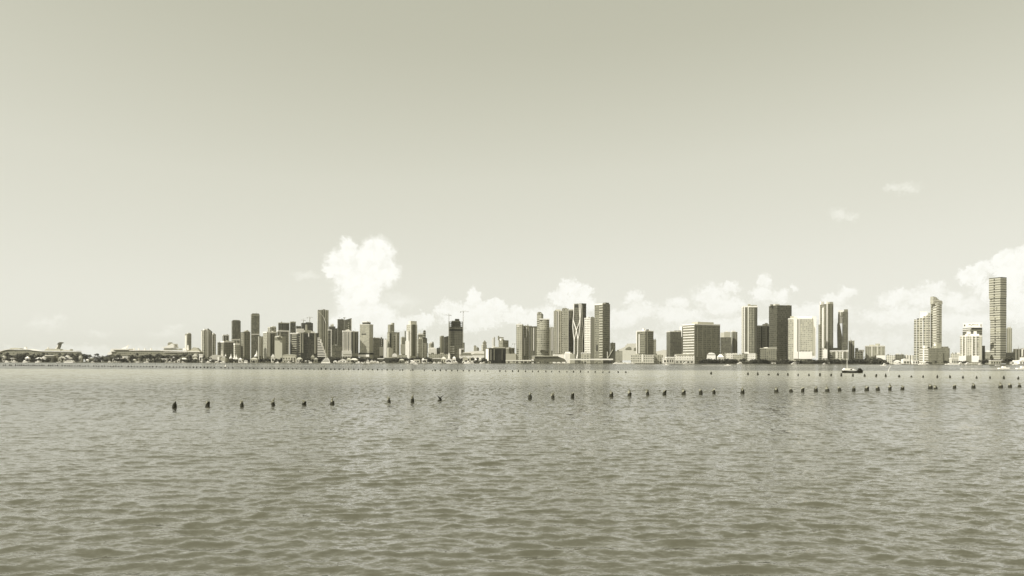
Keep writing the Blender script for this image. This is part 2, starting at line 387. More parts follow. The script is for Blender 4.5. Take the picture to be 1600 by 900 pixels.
# ------------------------------------------------------------------ land
YS = 2600.0
lb = MB(); lb.prism([(-5200, YS + 1), (5200, YS + 1), (9000, 14000), (-9000, 14000)], -1.0, 1.3)
o = lb.build('shore_land', 'land'); o['kind'] = 'structure'
swb = MB()
xs = -2600
while xs < 2600:
    l = random.uniform(60, 180); swb.box(xs, xs + l - 1, YS - random.uniform(0, 3), YS + 0.9, -1, random.choice((1.5, 1.8, 2.2, 1.4))); xs += l
o = swb.build('seawall', 'dim'); tagl(o, 'long low dark seawall along the far waterline under the city', 'seawall')

# ------------------------------------------------------------------ towers
GZ = 1.3
TG = 'buildings of the skyline'
LOC = {}
def tower(label, x0, x1, yt, Y, mat, split=None, cat='tower', caps=(), strips=(), name='high_rise', yb=None, depth=None, slant=None, rim=None, fp=None):
    """box (or rotated box when split gives the photo column of its near corner) with roof pieces and facade pieces"""
    s = Y / F
    top = PX((x0 + x1) / 2, yt, Y).z
    al = math.atan(((x0 + x1) / 2 - 800) / F)      # direction in which this building is seen
    W = (x1 - x0) * s * math.cos(al)
    if split is None:
        thr = 0.0; near = x0
    else:
        wl, wr = (split - x0) * s * math.cos(al), (x1 - split) * s * math.cos(al)
        thr = math.atan2(wl, wr) if not depth else math.asin(min(.95, wl / depth))
        thr = max(R(5), min(R(76), thr)); near = split
    th = thr - al; lx = PX(near, 560, Y).x; C_, S_ = math.cos(th), math.sin(th)
    def loc(px, m=0.0):        # local x of the point m metres behind the right face that is seen in column px
        k = (px - 800) / F; return (k * (Y + m * C_) - lx + m * S_) / (C_ - k * S_)
    def locl(px):              # distance along the left face
        k = (px - 800) / F; return (lx - k * Y) / (S_ + k * C_)
    L2 = loc(x1); L1 = locl(x0) if split is not None else (depth or max(12.0, min(W * 0.8, 45)))
    e = empty(name, label, cat, (lx, Y, 0), th, TG)
    z = lambda py, px=(x0 + x1) / 2: PX(px, py, Y).z
    LOC[label] = (loc, locl, z)
    b = MB(); ls = []
    if fp == 'round':
        n = 20; pts = [(L2 / 2 - L2 / 2 * math.cos(math.pi * k / n), L2 * 0.5 - L2 * 0.5 * math.sin(math.pi * k / n)) for k in range(n + 1)]
        b.prism(pts, GZ, top)
    elif fp == 'bow':
        n = 12; pts = [(L2 * k / n, 0.22 * L2 * (2 * k / n - 1) ** 2) for k in range(n + 1)] + [(L2, L1), (0, L1)]
        b.prism(pts, GZ, top)
    elif slant:   # slant = (y at left, y at right)
        b.prism([(0, 0), (L2, 0), (L2, L1), (0, L1)], GZ, [z(slant[0]), z(slant[1]), z(slant[1]), z(slant[0])])
    else:
        b.box(0, L2, 0, L1, GZ, top)
    b.build('tower_shaft', mat, e)
    if rim:
        r_ = MB(); r_.box(-0.6, L2 + 0.6, -0.6, L1 + 0.6, top - 1.0, top + rim[0]); r_.build('roof_rim', rim[1], e)
        top += rim[0]
    rr = random.Random(int(x0 * 13 + yt)); wr_ = L2
    if not slant and fp is None and wr_ > 8 and L1 > 6:
        for _ in range(rr.choice((1, 2, 2, 3))):
            u, v, q_ = rr.uniform(.1, .75) * wr_, rr.uniform(.2, .7) * L1, rr.uniform(.06, .16) * wr_
            ub = MB(); ub.box(u, u + q_, v, v + q_, top - .2, top + rr.uniform(1.5, 4.5)); ub.build('rooftop_unit', rr.choice(('stone', 'grey', 'pale', 'dim')), e)
        if rr.random() < .3:
            u = rr.uniform(.2, .8) * wr_; MB().tube([(u, L1 * .5, top), (u, L1 * .5, top + rr.uniform(6, 13))], [.5, .2], 5).build('antenna', 'metal', e)
    for c in caps:
        cx0, cx1, cy0, cy1, cm = c[:5]; nm = c[5] if len(c) > 5 else 'rooftop_block'
        q = min(0.5 * L1, max(6, (cx1 - cx0) * s * .6))
        for _ in range(6):
            my0 = L1 * 0.5 - q / 2; a = loc(cx0, my0 + q) if thr else loc(cx0, my0); wd = loc(cx1, my0) - a
            if wd > .35 * (cx1 - cx0) * s: break
            q *= .6
        cb = MB(); cb.box(a, a + wd, my0, my0 + q, z(cy1) - 0.5, z(cy0)); cb.build(nm, cm, e)
    for st in strips:
        a, b_, ya, yb_, sm, nm = st[:6]; t = st[6] if len(st) > 6 else 1.2
        sb = MB(); zt, zb = z(ya), max(z(yb_), GZ)
        left = split is not None and b_ <= split + 0.01
        if left:
            c0 = locl(b_); c1 = locl(a)
            fn = lambda u0, u1, d0, d1, z0, z1: sb.box(-d1, -d0, u0, u1, z0, z1)
        else:
            c0 = loc(a); c1 = loc(b_)
            fn = lambda u0, u1, d0, d1, z0, z1: sb.box(u0, u1, -d1, -d0, z0, z1)
        if nm == 'balcony_stack':
            step = st[7] if len(st) > 7 else 7.0; zz = zb + 1
            while zz < zt - 2: fn(c0, c1, -0.3, t, zz, zz + step * 0.42); zz += step
        elif nm == 'floor_slabs':
            step = st[7] if len(st) > 7 else 7.0; zz = zb + 1
            while zz < zt - 1: fn(c0, c1, -0.3, t, zz, zz + step * 0.3); zz += step
        else: fn(c0, c1, -0.3, t, zb, zt)
        sb.build(nm, sm, e)
    return e
P = 'pilaster'; G = 'window_column'; BS = 'balcony_stack'
f_mid = fac(.30, .08, 7, 6.5, .6, .55); f_dark = fac(.12, .05, 6, 6.5, .7, .6); f_dim = fac(.2, .06, 6, 6.5, .65, .6)
f_pale = fac(.55, .15, 7, 6.8, .5, .5); f_white = fac(.75, .22, 9, 7, .5, .45); f_bandd = fac(.3, .06, 500, 8, .99, .55)
f_bandp = fac(.6, .2, 500, 9, .99, .4); f_vert = fac(.45, .1, 11, 900, .5, .99); f_vertd = fac(.2, .05, 9, 900, .6, .99); f_glass = fac(.10, .07, 4, 4, .9, .9)
f_gm = fac(.19, .12, 7, 6, .8, .8)

# --- left end
tower('slim grey condo tower standing alone behind the second cruise ship stern', 289, 299, 521.5, 3500, f_mid, 292.5, caps=[(292,298,520,522,'pale')], strips=[(289.3,291.8,524,562,'pale',P)])
tower('pair of tall pale ribbed condo slabs with white tops, left end of the downtown group', 314.5, 324.5, 516, 3100, f_mid, 319, caps=[(317,324,514,517,'white')], strips=[(314.8,316.2,517,558,'pale',P),(320.5,321.6,517,558,'pale',P),(322.5,324,515,558,'white',P)])
tower('tall grey ribbed slab with sloping top, middle of the three leftmost condo towers', 323.8, 331.5, 514, 3140, f_dim, 325, slant=(513,518), strips=[(325.8,327,516,558,'pale',P),(328.5,329.3,517,558,'pale',P)])
tower('narrow ribbed condo tower, right of the slab with the sloping top', 331, 337.3, 522, 3120, f_mid, 333, caps=[(331.5,335,520.5,522.5,'white')], strips=[(331.2,332.6,523,558,'white',P),(335,336,524,558,'pale',P)])
tower('thin low grey block between ribbed condos and white domed arena', 339.5, 346, 535, 3300, f_dim, 341)
tower('dark office block with thick white roof edge above the pale round-cornered block', 347.5, 358, 524, 3600, f_dark, 348.4, rim=(3,'white'), strips=[(348.6,349.6,525,538,'white',P),(352.5,353.3,525,538,'pale',P),(356.8,357.8,525,538,'pale',P)])
tower('broad grey block with white left end and white roofline in front of tall dark tower', 345, 366, 534.5, 3000, f_dim, 350, rim=(4,'white'), strips=[(348,349.2,537,556,'grey',G)])
tower('tall plain dark grey tower with cut top corners near the left of downtown', 361.5, 376, 501, 3700, fac(.16,.10,6,5,.8,.75), 362.8, caps=[(363,374.5,499.8,501.5,'grey')])
tower('stepped white-banded mid block at the foot of the plain dark tower', 360.5, 375, 530.5, 3300, f_vert, 362, slant=(533,529), rim=None, strips=[(361,375,529.8,531.8,'white','roof_band',2)])
tower('small pale stubby tower with white cap right below the plain dark tower', 365, 374.5, 538.5, 2950, f_pale, 367, rim=(5,'white'), strips=[(369.5,370.5,540,556,'grey',G),(372.5,373.5,540,556,'grey',G)])
tower('ribbed condo tower with bright white left side and rounded crown', 376, 391, 518.5, 2960, f_dim, 380.3, caps=[(381,389.5,516.6,519,'stone'),(384,387.5,515.5,517,'stone')], strips=[(380.6,381.6,521,557,'stone',P),(384.5,385.7,520,557,'grey',P),(388.5,389.5,520,557,'grey',P)])
tower('tallest dark rounded tower left of centre with a pale band halfway down', 391.8, 405.5, 490.8, 3400, fac(.2,.12,5,5,.7,.7), 392.8, fp=None, caps=[(393.5,404.5,489.4,491.2,'grey'),(400.2,400.8,488,490,'metal','antenna')], strips=[(392.9,405.3,521.6,523,'white','belt_band'),(393,405,492,493,'stone','belt_band')])
tower('low ribbed grey apartment slab right of the tall rounded tower', 403.3, 411.5, 525.5, 3050, f_vert, 405, strips=[(406,407.2,527,556,'pale',P),(409,410,525,556,'pale',P)])
tower('wide pale condo slab with dark window columns and white pilasters behind shore trees', 411, 432.5, 519.5, 3000, fac(.42,.1,7,6,.5,.6), 417, rim=(3,'white'), strips=[(419.3,421,520,557,'white',P),(423,424.6,521,557,'dark',G),(425.5,429,521,557,'dim',G),(416.6,418,521,557,'pale',P)])
tower('pale crown block of a condo rising behind the wide pale slab', 418, 431.5, 511, 3200, f_pale, 422, caps=[(424,431,509.5,511.5,'pale')], strips=[(419.5,420.5,513,520,'grey',G),(425.5,427,513,520,'grey',G)])
tower('plain windowless pale box tower in front of dark framed slab', 429, 446, 526, 2850, 'stone', 440.8, rim=None, caps=[(430,440,525,526.5,'pale')], strips=[(429.4,440.4,527.5,531,'grey','plant_grille')])
tower('dark slab framed by a white edge at its right, behind the plain pale box', 433, 452.3, 517.5, 3000, fac(.18,.06,5,6,.6,.6), 434, rim=(3,'white'), strips=[(450.8,452,517,556,'white',P),(437,438,519,527,'pale',P)])
tower('broad very dark flat-topped glass slab high behind the framed slab', 434.5, 452, 505, 3500, fac(.11,.05,7,900,.5,.99), 435.3, rim=(3,'stone'), strips=[(445.5,446.3,506,517,'dim',P)])
tower('slim dark glass tower touching the broad dark slab', 453, 462, 503.5, 3450, fac(.12,.07,4,5,.8,.8), 454, rim=(3,'stone'))
tower('dark stub tower left of the twin cranes', 462.2, 470.5, 509.5, 3550, f_dark, 463)
ec = tower('dark unfinished tower block under two tower cranes', 470, 489, 504.5, 3600, fac(.10,.04,5,6,.7,.7), 471.5, caps=[(477.5,486.5,503,505,'dim')])
tower('bright white blank block beside unfinished dark tower', 462.8, 475, 513.5, 3150, 'white', 463.2)
tower('pale square shoulder block in front of unfinished dark tower', 475, 487, 516, 3120, 'stone', 476, caps=[(477,480,507,516.5,'stone')])
tower('dark office tower banded with pale balconies on its left face', 453, 470, 521, 2880, f_dark, 464.8, rim=(2,'white'), caps=[(464,468,518.5,521,'white')], strips=[(456.3,463.5,523,556,'stone',BS,1.5,8.0),(466.5,469.5,523,555,'pale',BS,1.2,8)])
tower('wide near-black glass block with pale vertical piers, centre of the left cluster', 469.5, 497, 520.8, 2800, fac(.07,.035,5,6,.7,.7), 470.2, rim=(2,'dim'), caps=[(486,491.5,517.3,521.5,'white'),(474,478,518.5,521.5,'grey')],
      strips=[(468.8,470.4,519.5,551,'stone',P,2),(472.2,473.6,520.5,551.5,'stone',P,2),(481.4,482.9,520,526,'white',P,2),(491.4,492.8,520,552.5,'stone',P,2),(493.8,494.6,520,552,'grey',P,1.5)])
# stepped white pyramid building
ox, rz, f = framed(496, 511, 2780)
e = empty('stepped_building', 'white ziggurat building with terraces stepping down to the right and dark slots', 'building', (ox, 2780, 0), rz, TG)
for i in range(12):
    yt = 527.5 + i * 2.6; xr = 500.2 + i * 0.92
    MB().box(0.0, f((xr, yt))[0], i * -0.6, 30, f((500, yt + 1.5))[1], f((500, yt))[1]).build('terrace', 'white', e)
MB().slab([(0.5, GZ), (f((510.2, 560))[0], GZ), f((500, 528)), (0.5, f((497, 526))[1])], 4, 28).build('core', 'dark', e)
for i in range(5):
    yt = 530 + i * 5.5; xr = 502.3 + i * 1.9
    MB().box(f((xr - 2.2, yt))[0], f((xr, yt))[0], -1, 26, f((500, yt + 5.8))[1], f((500, yt))[1]).build('stair_tower', 'white', e)
t1 = tower('tall light-striped skyscraper crossed by a diagonal crease, tallest of the left cluster', 495.7, 513.3, 484, 3300, fac(.34,.09,7.5,900,.42,.99), 497.2, caps=[(504,508,482.6,484.5,'grey')],
      strips=[(500.0,500.9,484,560,'stone',P),(504.3,505,484,560,'stone',P),(508.5,509.3,484,560,'stone',P),(511.9,512.7,484,560,'stone',P)])
# crease
s3 = 3300 / F
b = MB(); pts = [(497.5, 487), (502, 491.5), (506.5, 497), (509, 505)]
lc = LOC[t1['label']]; b.tube([(lc[0](max(p[0], 497.4)), -1.5, lc[2](p[1])) for p in pts], 1.3, 4); b.build('facade_crease', 'pale', t1)
tower('dark slab outlined in white on its roof and right side, next to the striped skyscraper', 512.5, 518.3, 516, 3150, f_dark, 513, rim=(3,'white'), strips=[(516.8,518.1,516,557,'white',P)])
tower('dark shouldered tower with a white crown feature, right of the striped skyscraper', 513.5, 524, 510, 3500, f_dark, 514.3, caps=[(516,521.5,507,510.5,'pale','crown'),(519,521,505.6,507.5,'white','crown')])
tower('dark low-shouldered block joining the crowned tower and the twin dark towers', 523, 528.5, 513, 3450, fac(.13,.06,5,6,.7,.6), 523.6)
tower('left tower of the dark twin pair with flat top', 527, 537.2, 499.4, 3400, fac(.16,.07,5,6,.7,.7), 528, rim=(2,'grey'))
tower('right tower of the dark twin pair with roof rising to the right', 537.2, 549.5, 498.5, 3300, fac(.17,.08,5,6,.7,.7), 538, slant=(500,496.8), strips=[(544,545,503,513,'pale',BS,1.2,9),(548.6,549.4,498,516,'white',P)])
tower('squat plain grey block with white rooftop pipes before the dark twin pair', 518.3, 534.5, 540, 2900, fac(.2,.13,5,5,.7,.6), 519, rim=(1,'grey'), caps=[(523.5,526,538.5,540.5,'white')])
tower('office tower striped black and white with flared white base columns', 535, 549, 518.5, 2820, fac(.6,.05,9.2,900,.52,.99), 535.8, rim=(5,'white'), caps=[(540,546.5,515.3,517.5,'white'),(543,545,514.3,515.6,'white')],
      strips=[(534.2,549.2,548,557,'white','podium',5),(536,548.5,553.2,553.9,'grey','podium_slot',5.6)] + [(535.9+i*2.3, 536.9+i*2.3, 519.5, 549, 'white', P, 2) for i in range(6)])
tower('dark ribbed wing attached behind the black and white striped office tower', 548.8, 560, 518.5, 2880, fac(.18,.05,6.5,900,.6,.99), 549.4, rim=(2,'stone'), strips=[(549,560,552,557,'grey','podium',3),(552.5,554,518,552,'grey',P)])
tower('tall pale blank-faced office tower with dark right side and recessed dark roof box', 562, 583, 507.2, 2850, fac(.42,.3,4,4.5,.6,.4), 577, rim=(2,'pale'), caps=[(566,579,503.2,506.8,'dark'),(565.8,579.3,502.2,503.4,'white','roof_slab')],
      strips=[(564.8,571.8,521.2,522.6,'black','louvre_slot',.6),(560.5,577,551.2,554,'dark','base_window_band',1.2),(560,577,554,557.5,'white','podium',2),(577.3,583,551.2,554,'black','base_window_band',1.2)])
tower('plain mid-grey slab office block right of the tall blank-faced tower', 583, 593, 528, 2900, fac(.22,.15,5,5,.7,.6), 583.5, rim=(1,'pale'))
tower('small dark building with a white dotted column, right of the plain grey slab', 592.5, 599.3, 528.8, 2950, f_dark, 593.2, caps=[(594.5,597,526.8,529.2,'grey')], strips=[(595.6,596.5,530,541,'white',BS,1,7),(593.3,599,542,556,'stone','lower_block',2)])
tower('narrow bright white windowless slab left of the grey frame-topped tower', 599.5, 605.3, 530.5, 3000, 'white', 604)
tower('two-tone tower with white left side and higher grey right side, behind frame-topped tower', 605.8, 616, 507, 3300, fac(.3,.2,5,5,.6,.5), 610.3, caps=[(611,616,504.2,507.5,'stone')], strips=[(608.8,610,507,520,'grey',G)])
tower('grey frame-topped tower with white left edge and a dotted dark centre column', 605, 624, 519.8, 2900, fac(.33,.2,5,6,.5,.5), 608.5, rim=(2,'grey'), strips=[(608.8,611.5,521,553,'dark',G),(615.3,617,525,550,'dark',BS,.8,6),(618.5,619.6,521,553,'pale',P),(623,624,520,553,'dim',G)])
tower('low plain pale block at the foot of the frame-topped tower', 605, 613.8, 544, 2760, 'stone', 607, caps=[(605.5,609,543,544.5,'pale')])
tower('small grey mid-rise half hidden left of the white crowned tower', 626, 634.5, 527, 3200, fac(.33,.12,6,6,.6,.5), 628, caps=[(632,634,517,527.5,'grey')], strips=[(625.5,634,538,553,'pale','lower_block',2)])
tower('tall white crowned tower stepped on its left with dark central glass stripe', 635, 651.8, 507, 2850, fac(.5,.18,5,6,.5,.5), 641.5, caps=[(638.3,651,501.2,507.5,'pale','crown')], strips=[(643.8,644.8,507,556,'grey',G),(645.2,648.8,507,556,'dim',G),(649.5,650.4,507,556,'pale',P),(641.3,642.3,507,556,'white',P),(636.3,637.3,519,556,'stone',G)])
tower('white lower wing stepping up to the crowned tower', 633.3, 641, 532.5, 2800, 'white', 639.5, caps=[(635,641,517.5,533,'white','upper_step')])
tower('pale grey block with white stepped roof right of the crowned tower', 652, 659.5, 529.5, 2950, fac(.35,.2,5,6,.5,.5), 653.5, caps=[(655,659,526.5,530,'pale')])
tower('slender banded turret tower behind pale stepped blocks', 660.8, 665.3, 517.5, 3300, f_bandd, 661.5, caps=[(661.5,664.7,516,518,'grey')])
tower('dim flat mid-rise with white roof slab beside the slender banded turret', 652.5, 661.5, 522.5, 3350, fac(.25,.12,6,6,.6,.5), 653.5, rim=(4,'white'))
tower('condo block with white left wall, dark right face and flat dark roof', 658.5, 667.3, 529, 3000, fac(.2,.08,5,5,.6,.6), 660.8, caps=[(660.5,667,528,529.5,'dark')])
tower('small white block with one dark stripe, left of the grey cylinder', 661.5, 668, 535.8, 2900, fac(.62,.2,5,6,.4,.4), 666.2, strips=[(667,667.9,536,552,'grey',G)])
tower('short grey cylindrical building with pale cap', 669.5, 678, 536.5, 3050, fac(.4,.2,5,6,.5,.5), fp='round', caps=[(672,675,534.5,537,'white'),(675.3,677.5,534,537,'grey')])
tower('low white box hall with faint round emblem wall', 668.8, 682.3, 544.3, 2850, 'white', 669.5, caps=[(671,679,543,544.8,'white')])
tower('small near-black block between white box hall and pale twin slab', 682.3, 688, 543.6, 2900, f_dark, 682.8)
tower('pale ribbed slab with a dark left strip, left neighbour of construction tower', 687, 693.7, 525, 2950, fac(.42,.2,7,900,.4,.99), 688.8, strips=[(687.4,688.6,527,553,'grey',G)], caps=[(690,693,524.3,525.5,'pale')])
tower('dark slab with curved top tucked behind left side of the construction tower', 693.5, 702, 526, 3000, fac(.11,.05,5,5,.7,.7), 694.2, slant=(526.5,524.5))

# construction tower
e = tower('massive dark construction tower with open unfinished top floors, flanked by two cranes', 701, 723.3, 511, 2860, fac(.12,.045,6,6,.55,.6), 702, strips=[(703,710,541,553,'stone',BS,2,6),(715,722,541,552,'dim',BS,1.5,6),(701.2,723,514,517,'black','dark_belt',.5)])
s2 = 2860 / F
zt = lambda py: PX(712, py, 2860).z
lc = LOC[e['label']]; WX = lc[0](723.3)
fr = MB()
for k in range(8):
    for yy in (1, 22): fr.box(k * (WX - 1.4) / 7, k * (WX - 1.4) / 7 + 1.2, yy, yy + 1.2, zt(511), zt(502.4))
for q in range(4): fr.box(-0.5, WX, 0, 24, zt(510.5 - q * 2.6) - .3, zt(510.5 - q * 2.6) + .5)
fr.build('open_floors', 'dim', e)
MB().box(WX * .2, WX * .8, 6, 20, zt(511), zt(501)).build('concrete_core', 'dim', e)
MB().box(WX * .44, WX * .74, 7, 19, zt(501.2), zt(498)).build('formwork_box', 'dark', e)
MB().box(-2.2, 0.2, -1, 2, zt(511), zt(503)).build('hoist_mast', 'grey', e)
tower('low dark annex stuck on the right side of construction tower', 722.8, 726, 535.3, 2950, fac(.2,.06,5,6,.6,.6), 723.2)
def crane(label, px, ybase, ytop, jl, jr, Y, yj):
    s = Y / F; p = PX(px, ybase, Y); zt_ = PX(px, ytop, Y).z - p.z; zj = PX(px, yj, Y).z - p.z
    e = empty('tower_crane', label, 'crane', p, 0, 'tower cranes')
    r = 0.9; m = MB()
    for cx, cy in ((-r, -r), (r, -r), (r, r), (-r, r)): m.box(cx - .25, cx + .25, cy - .25, cy + .25, 0, zj)
    zz = 0; k = 1
    while zz < zj - 3:
        for yy in (-r, r): m.tube([(-r * k, yy, zz), (r * k, yy, zz + 3)], .18, 4)
        zz += 3; k = -k
    m.build('mast', 'metal', e)
    j = MB(); a, b = (jl - px) * s, (jr - px) * s
    j.box(a, b, -.6, -.2, zj, zj + .5); j.box(a, b, .3, .7, zj, zj + .5)
    for i in range(9):
        u = a + (b - a) * i / 8.5; j.tube([(u, 0, zj), (u + 1.4, 0, zj + 1.6)], .15, 4)
    j.box(a, b, -.15, .2, zj + 1.5, zj + 1.8); j.build('jib', 'metal', e)
    MB().box(a if abs(a) < abs(b) else b - 2.5, (a if abs(a) < abs(b) else b - 2.5) + 2.5, -1.2, 1.2, zj - 2.2, zj + .2).build('counterweight', 'dim', e)
    MB().box(0.4, 2.4, -1, 1, zj - 2.6, zj - .2).build('operator_cab', 'grey', e)
    MB().tube([(0, 0, zj), (0, 0, zt_)], [.8, .25], 4).build('tower_head', 'metal', e)
    MB().tube([(a * .8, 0, zj + 1.6), (0, 0, zt_), (b * .8, 0, zj + 1.6)], .12, 4).build('tie_rope', 'metal', e)
crane('thin tower crane on the left flank of the dark construction tower', 701.3, 553, 490, 694, 705, 2855, 492.6)
crane('taller crane on right flank of the dark construction tower, jib pointing right', 723.6, 553, 484.5, 719, 732.5, 2855, 487.3)
crane('left one of two small cranes over the dark unfinished block left of the striped skyscraper', 474, 506, 497.5, 469.8, 477, 3610, 500.5)
crane('right one of two small cranes over the dark unfinished block, nearer the striped skyscraper', 484, 504.5, 494, 479.5, 489, 3610, 496.5)
crane('faint distant crane left of the terraced glassy white-topped tower at centre', 803.8, 545, 536.5, 800, 808, 3600, 537.5)
crane('small crane perched on the dark right twin tower', 538.2, 499.8, 495.5, 536.5, 541, 3320, 496.4)
# --- centre low
def hall(name, label, prof, Y, depth, mat, cat='building', extra=()):
    xs_ = [p[0] for p in prof]; ox, rz, f = framed(min(xs_), max(xs_), Y, Y > 2665)
    e = empty(name, label, cat, (ox, Y, 0), rz, TG)
    MB().slab([f(p) for p in prof], 0, depth).build('hall_shell', mat, e)
    for nm, pr, y0, y1, mt in extra: MB().slab([f(p) for p in pr], y0, y1).build(nm, mt, e)
    return e
hall('arena', 'long low white arena with glossy curved roof right of construction tower', [(717.5,565),(757.5,565),(757.5,552),(757,548.6),(750,548),(738,549),(724,550.8),(719,551.5),(717.5,547)], 2850, 60, 'white',
     extra=[('stair_block', [(717.2,553.8),(720.5,553.8),(720.5,546),(725,545.6),(725,544.8),(717.2,544.8)], -3, 10, 'white'), ('window_wall', [(721,554.5),(737,554.5),(735,551.4),(721,551.6)], -1.5, 0.5, 'grey'), ('soffit', [(737,554),(757.4,554),(757.4,552.6),(742,552)], -1.2, .5, 'stone')])
tower('tiny pale two-step block far behind the white arena, left one', 740, 744.5, 540.8, 3700, 'stone', 740.6, caps=[(740.5,744,539.8,541,'grey')])
tower('tiny grey cube far behind the white arena, right one', 743.8, 748.5, 543, 3650, f_mid, 744.8)
e = tower('far pale hotel with pointed pyramid roof behind the white arena', 752.3, 760.5, 538.8, 3500, f_pale, 754.5, caps=[(754,760,535.8,539.2,'stone')])
lc = LOC[e['label']]; b = MB(); a0, a1, z0_ = lc[0](754.2, 8), lc[0](760.2, 8), lc[2](536)
b.v = [(a0, 2, z0_), (a1, 2, z0_), (a1, 14, z0_), (a0, 14, z0_), ((a0 + a1) / 2, 8, lc[2](531.3))]
b.f = [(0,1,4),(1,2,4),(2,3,4),(3,0,4),(3,2,1,0)]; b.uv = [(0,0)]*16; b.build('pyramid_roof', 'grey', e)
tower('faint thin white slab far behind the dark waterfront block', 769, 771, 528, 3700, 'white', 769.4)
tower('thin needle slab with shaded right half far behind dark waterfront block', 771.6, 773.4, 526.5, 3700, 'stone', 772.2)
tower('white-left dark-right mid-rise carrying a raised rooftop frame', 779, 794.6, 531.5, 3200, fac(.28,.1,6,6,.6,.6), 785.5, caps=[(781,787,529,532,'white')], strips=[(778.3,780,525,531.6,'stone','roof_tower',2)])
e = empty('rooftop_billboard', 'dark framed billboard structure standing on the white and grey mid-rise roof', 'billboard', PX(778, 531, 3215), 0)
MB().box(0, 4.5, -1, 1, -1, 16).build('support_tower', 'grey', e); MB().box(4.6, 23, -1, 1, 6, 11).build('panel', 'grey', e)
for k in range(4): MB().box(6 + k * 5.2, 6.7 + k * 5.2, -.5, .5, -1, 6).build('leg', 'grey', e)
tower('low two-tone block, white left and grey right, between dark waterfront block and windowed slab', 788.5, 804, 543.8, 2950, fac(.24,.1,5,900,.6,.99), 795, rim=(1,'pale'))
tower('long low tan podium left of the centre towers', 790, 806.5, 552.8, 2850, 'stone')
tower('near-black curved glass waterfront block with one bright white end wall, at the water', 757.5, 790.3, 545, 2640, fac(.045,.02,7,900,.6,.99), 764.2, rim=(3,'dim'), caps=[(768,789,541.8,545,'pale'),(771,774,541,542.5,'white')],
      strips=[(757.4,759.6,545,563,'dim',P,2),(759.8,764,545,563.5,'white','end_wall',2),(766.5,767.6,546,563,'stone',G),(771.4,772.6,545,563,'grey',P,2),(784,785,545,563,'dim',P,2)])
# --- centre towers
tower('pale slab speckled with small windows, left of the centre tower group', 806.5, 817.5, 507.5, 2850, fac(.4,.12,7,7,.4,.45), 815.2, rim=(2,'pale'), caps=[], strips=[(808,811,508.8,510.4,'white','roof_sign',1),(807,809.5,544,553,'dark',BS,.8,7)])
tower('dim ribbed tower with one long white pilaster, attached to the speckled slab', 817.3, 826.8, 509.2, 2870, fac(.2,.08,6,6,.6,.6), 818, rim=(1,'stone'), strips=[(822.2,823,511,527,'white',P),(819.3,820.4,528,556,'pale',P),(825.7,826.5,509,556,'grey',P)])
tower('dark flat-roofed tower with white vertical fins behind the ribbed tower', 826.5, 839, 511, 3200, fac(.22,.07,8,900,.55,.99), 827.2, rim=(3,'dim'), strips=[(833.2,834.4,512,548,'white',P),(830,831,512,548,'grey',P)])
tower('curved-crown pale banded tower peeking over the round banded tower', 838.8, 848.8, 489.5, 3300, fac(.4,.14,500,9,.99,.45), 845.5, slant=(488.2,491), caps=[(840.5,845.5,487.3,489.5,'grey')])
tower('round-fronted banded tower with bright white roof rim', 842.8, 858.2, 499, 3000, fac(.33,.12,6,8,.6,.5), fp='bow', rim=(3,'white'), strips=[])
tower('broader round banded lower body under the white-rimmed round tower', 838.5, 858.4, 515, 2960, fac(.30,.12,6,8,.6,.5), fp='bow', caps=[], strips=[(842,858,547,547.6,'dim','belt_band',8)])
tower('slim tower with alternating white and dark verticals squeezed between round tower and tall trio', 858.2, 864.8, 511.5, 3100, fac(.5,.1,6,900,.45,.99), 858.6, strips=[(861.8,863.3,513,548,'white',P)])
tower('tall ribbed tower with bold white verticals, left of the tall trio', 864.8, 877.5, 485.5, 2920, fac(.33,.1,6,6,.6,.6), 866, caps=[(868,876,483.2,486,'pale')], strips=[(865.2,866.2,487,554,'pale',P),(868.6,869.5,487,553,'pale',P),(871.3,872.6,486,553,'white',P),(875.4,876.3,486,553,'stone',P),(869.7,871,487,552,'dim',G)])
tower('tall grey gridded slab with balconies, middle of the tall trio', 877.5, 888.5, 482.2, 2900, fac(.36,.17,6,8,.5,.5), 878.5, caps=[(878.5,886,481.2,482.6,'grey')], strips=[(886.8,888.2,482,556,'stone',P)])
tower('tall dark slab with thin lighter ribs, right of the gridded slab', 888.4, 896.2, 485, 2940, fac(.13,.05,6,6,.6,.6), 889, caps=[(889,895.5,482.9,485.4,'pale')], strips=[(890.6,891.4,486,552,'grey',P),(892.6,893.1,486,552,'grey',P)])
# exoskeleton tower
Yx = 2820; sx_ = Yx / F; e = tower('dark glass tower wrapped in white curving crossed ribs', 896.5, 915.8, 474.5, Yx, fac(.10,.05,5,7,.7,.65), 908.6, rim=(1.5,'dim'), strips=[(897,908.4,476,479.5,'black','crown_window',.4)], depth=40)
# ribs run just in front of the left face plane; transform photo columns to the local faces
def ribpt(px, py):
    lc = LOC[e['label']]
    if px <= 908.6: return (-1.6, lc[1](px), lc[2](py))
    return (lc[0](px), -1.6, lc[2](py))
ribs = [[(897.2,474),(896.8,490),(896,499),(895.4,510),(896.5,522),(898,532),(897.8,556)],
        [(905.3,474),(906,488),(906.8,498),(905.6,504),(901.2,515.5),(897.9,531)],
        [(896.2,500),(898.5,507),(901.2,516.5),(903.6,530),(903.2,556)],
        [(908.2,474),(907.8,488),(907,498),(906.6,510),(905.6,520),(903.6,531)]]
for rb in ribs:
    rb = [(min(p[0], 908.5), p[1]) for p in rb]
    MB().tube([ribpt(*p) for p in rb], 1.7, 6).build('white_rib', 'white', e)
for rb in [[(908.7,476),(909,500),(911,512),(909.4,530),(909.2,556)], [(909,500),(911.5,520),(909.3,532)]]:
    MB().tube([ribpt(*p) for p in rb], 1.0, 6).build('shaded_rib', 'stone', e)
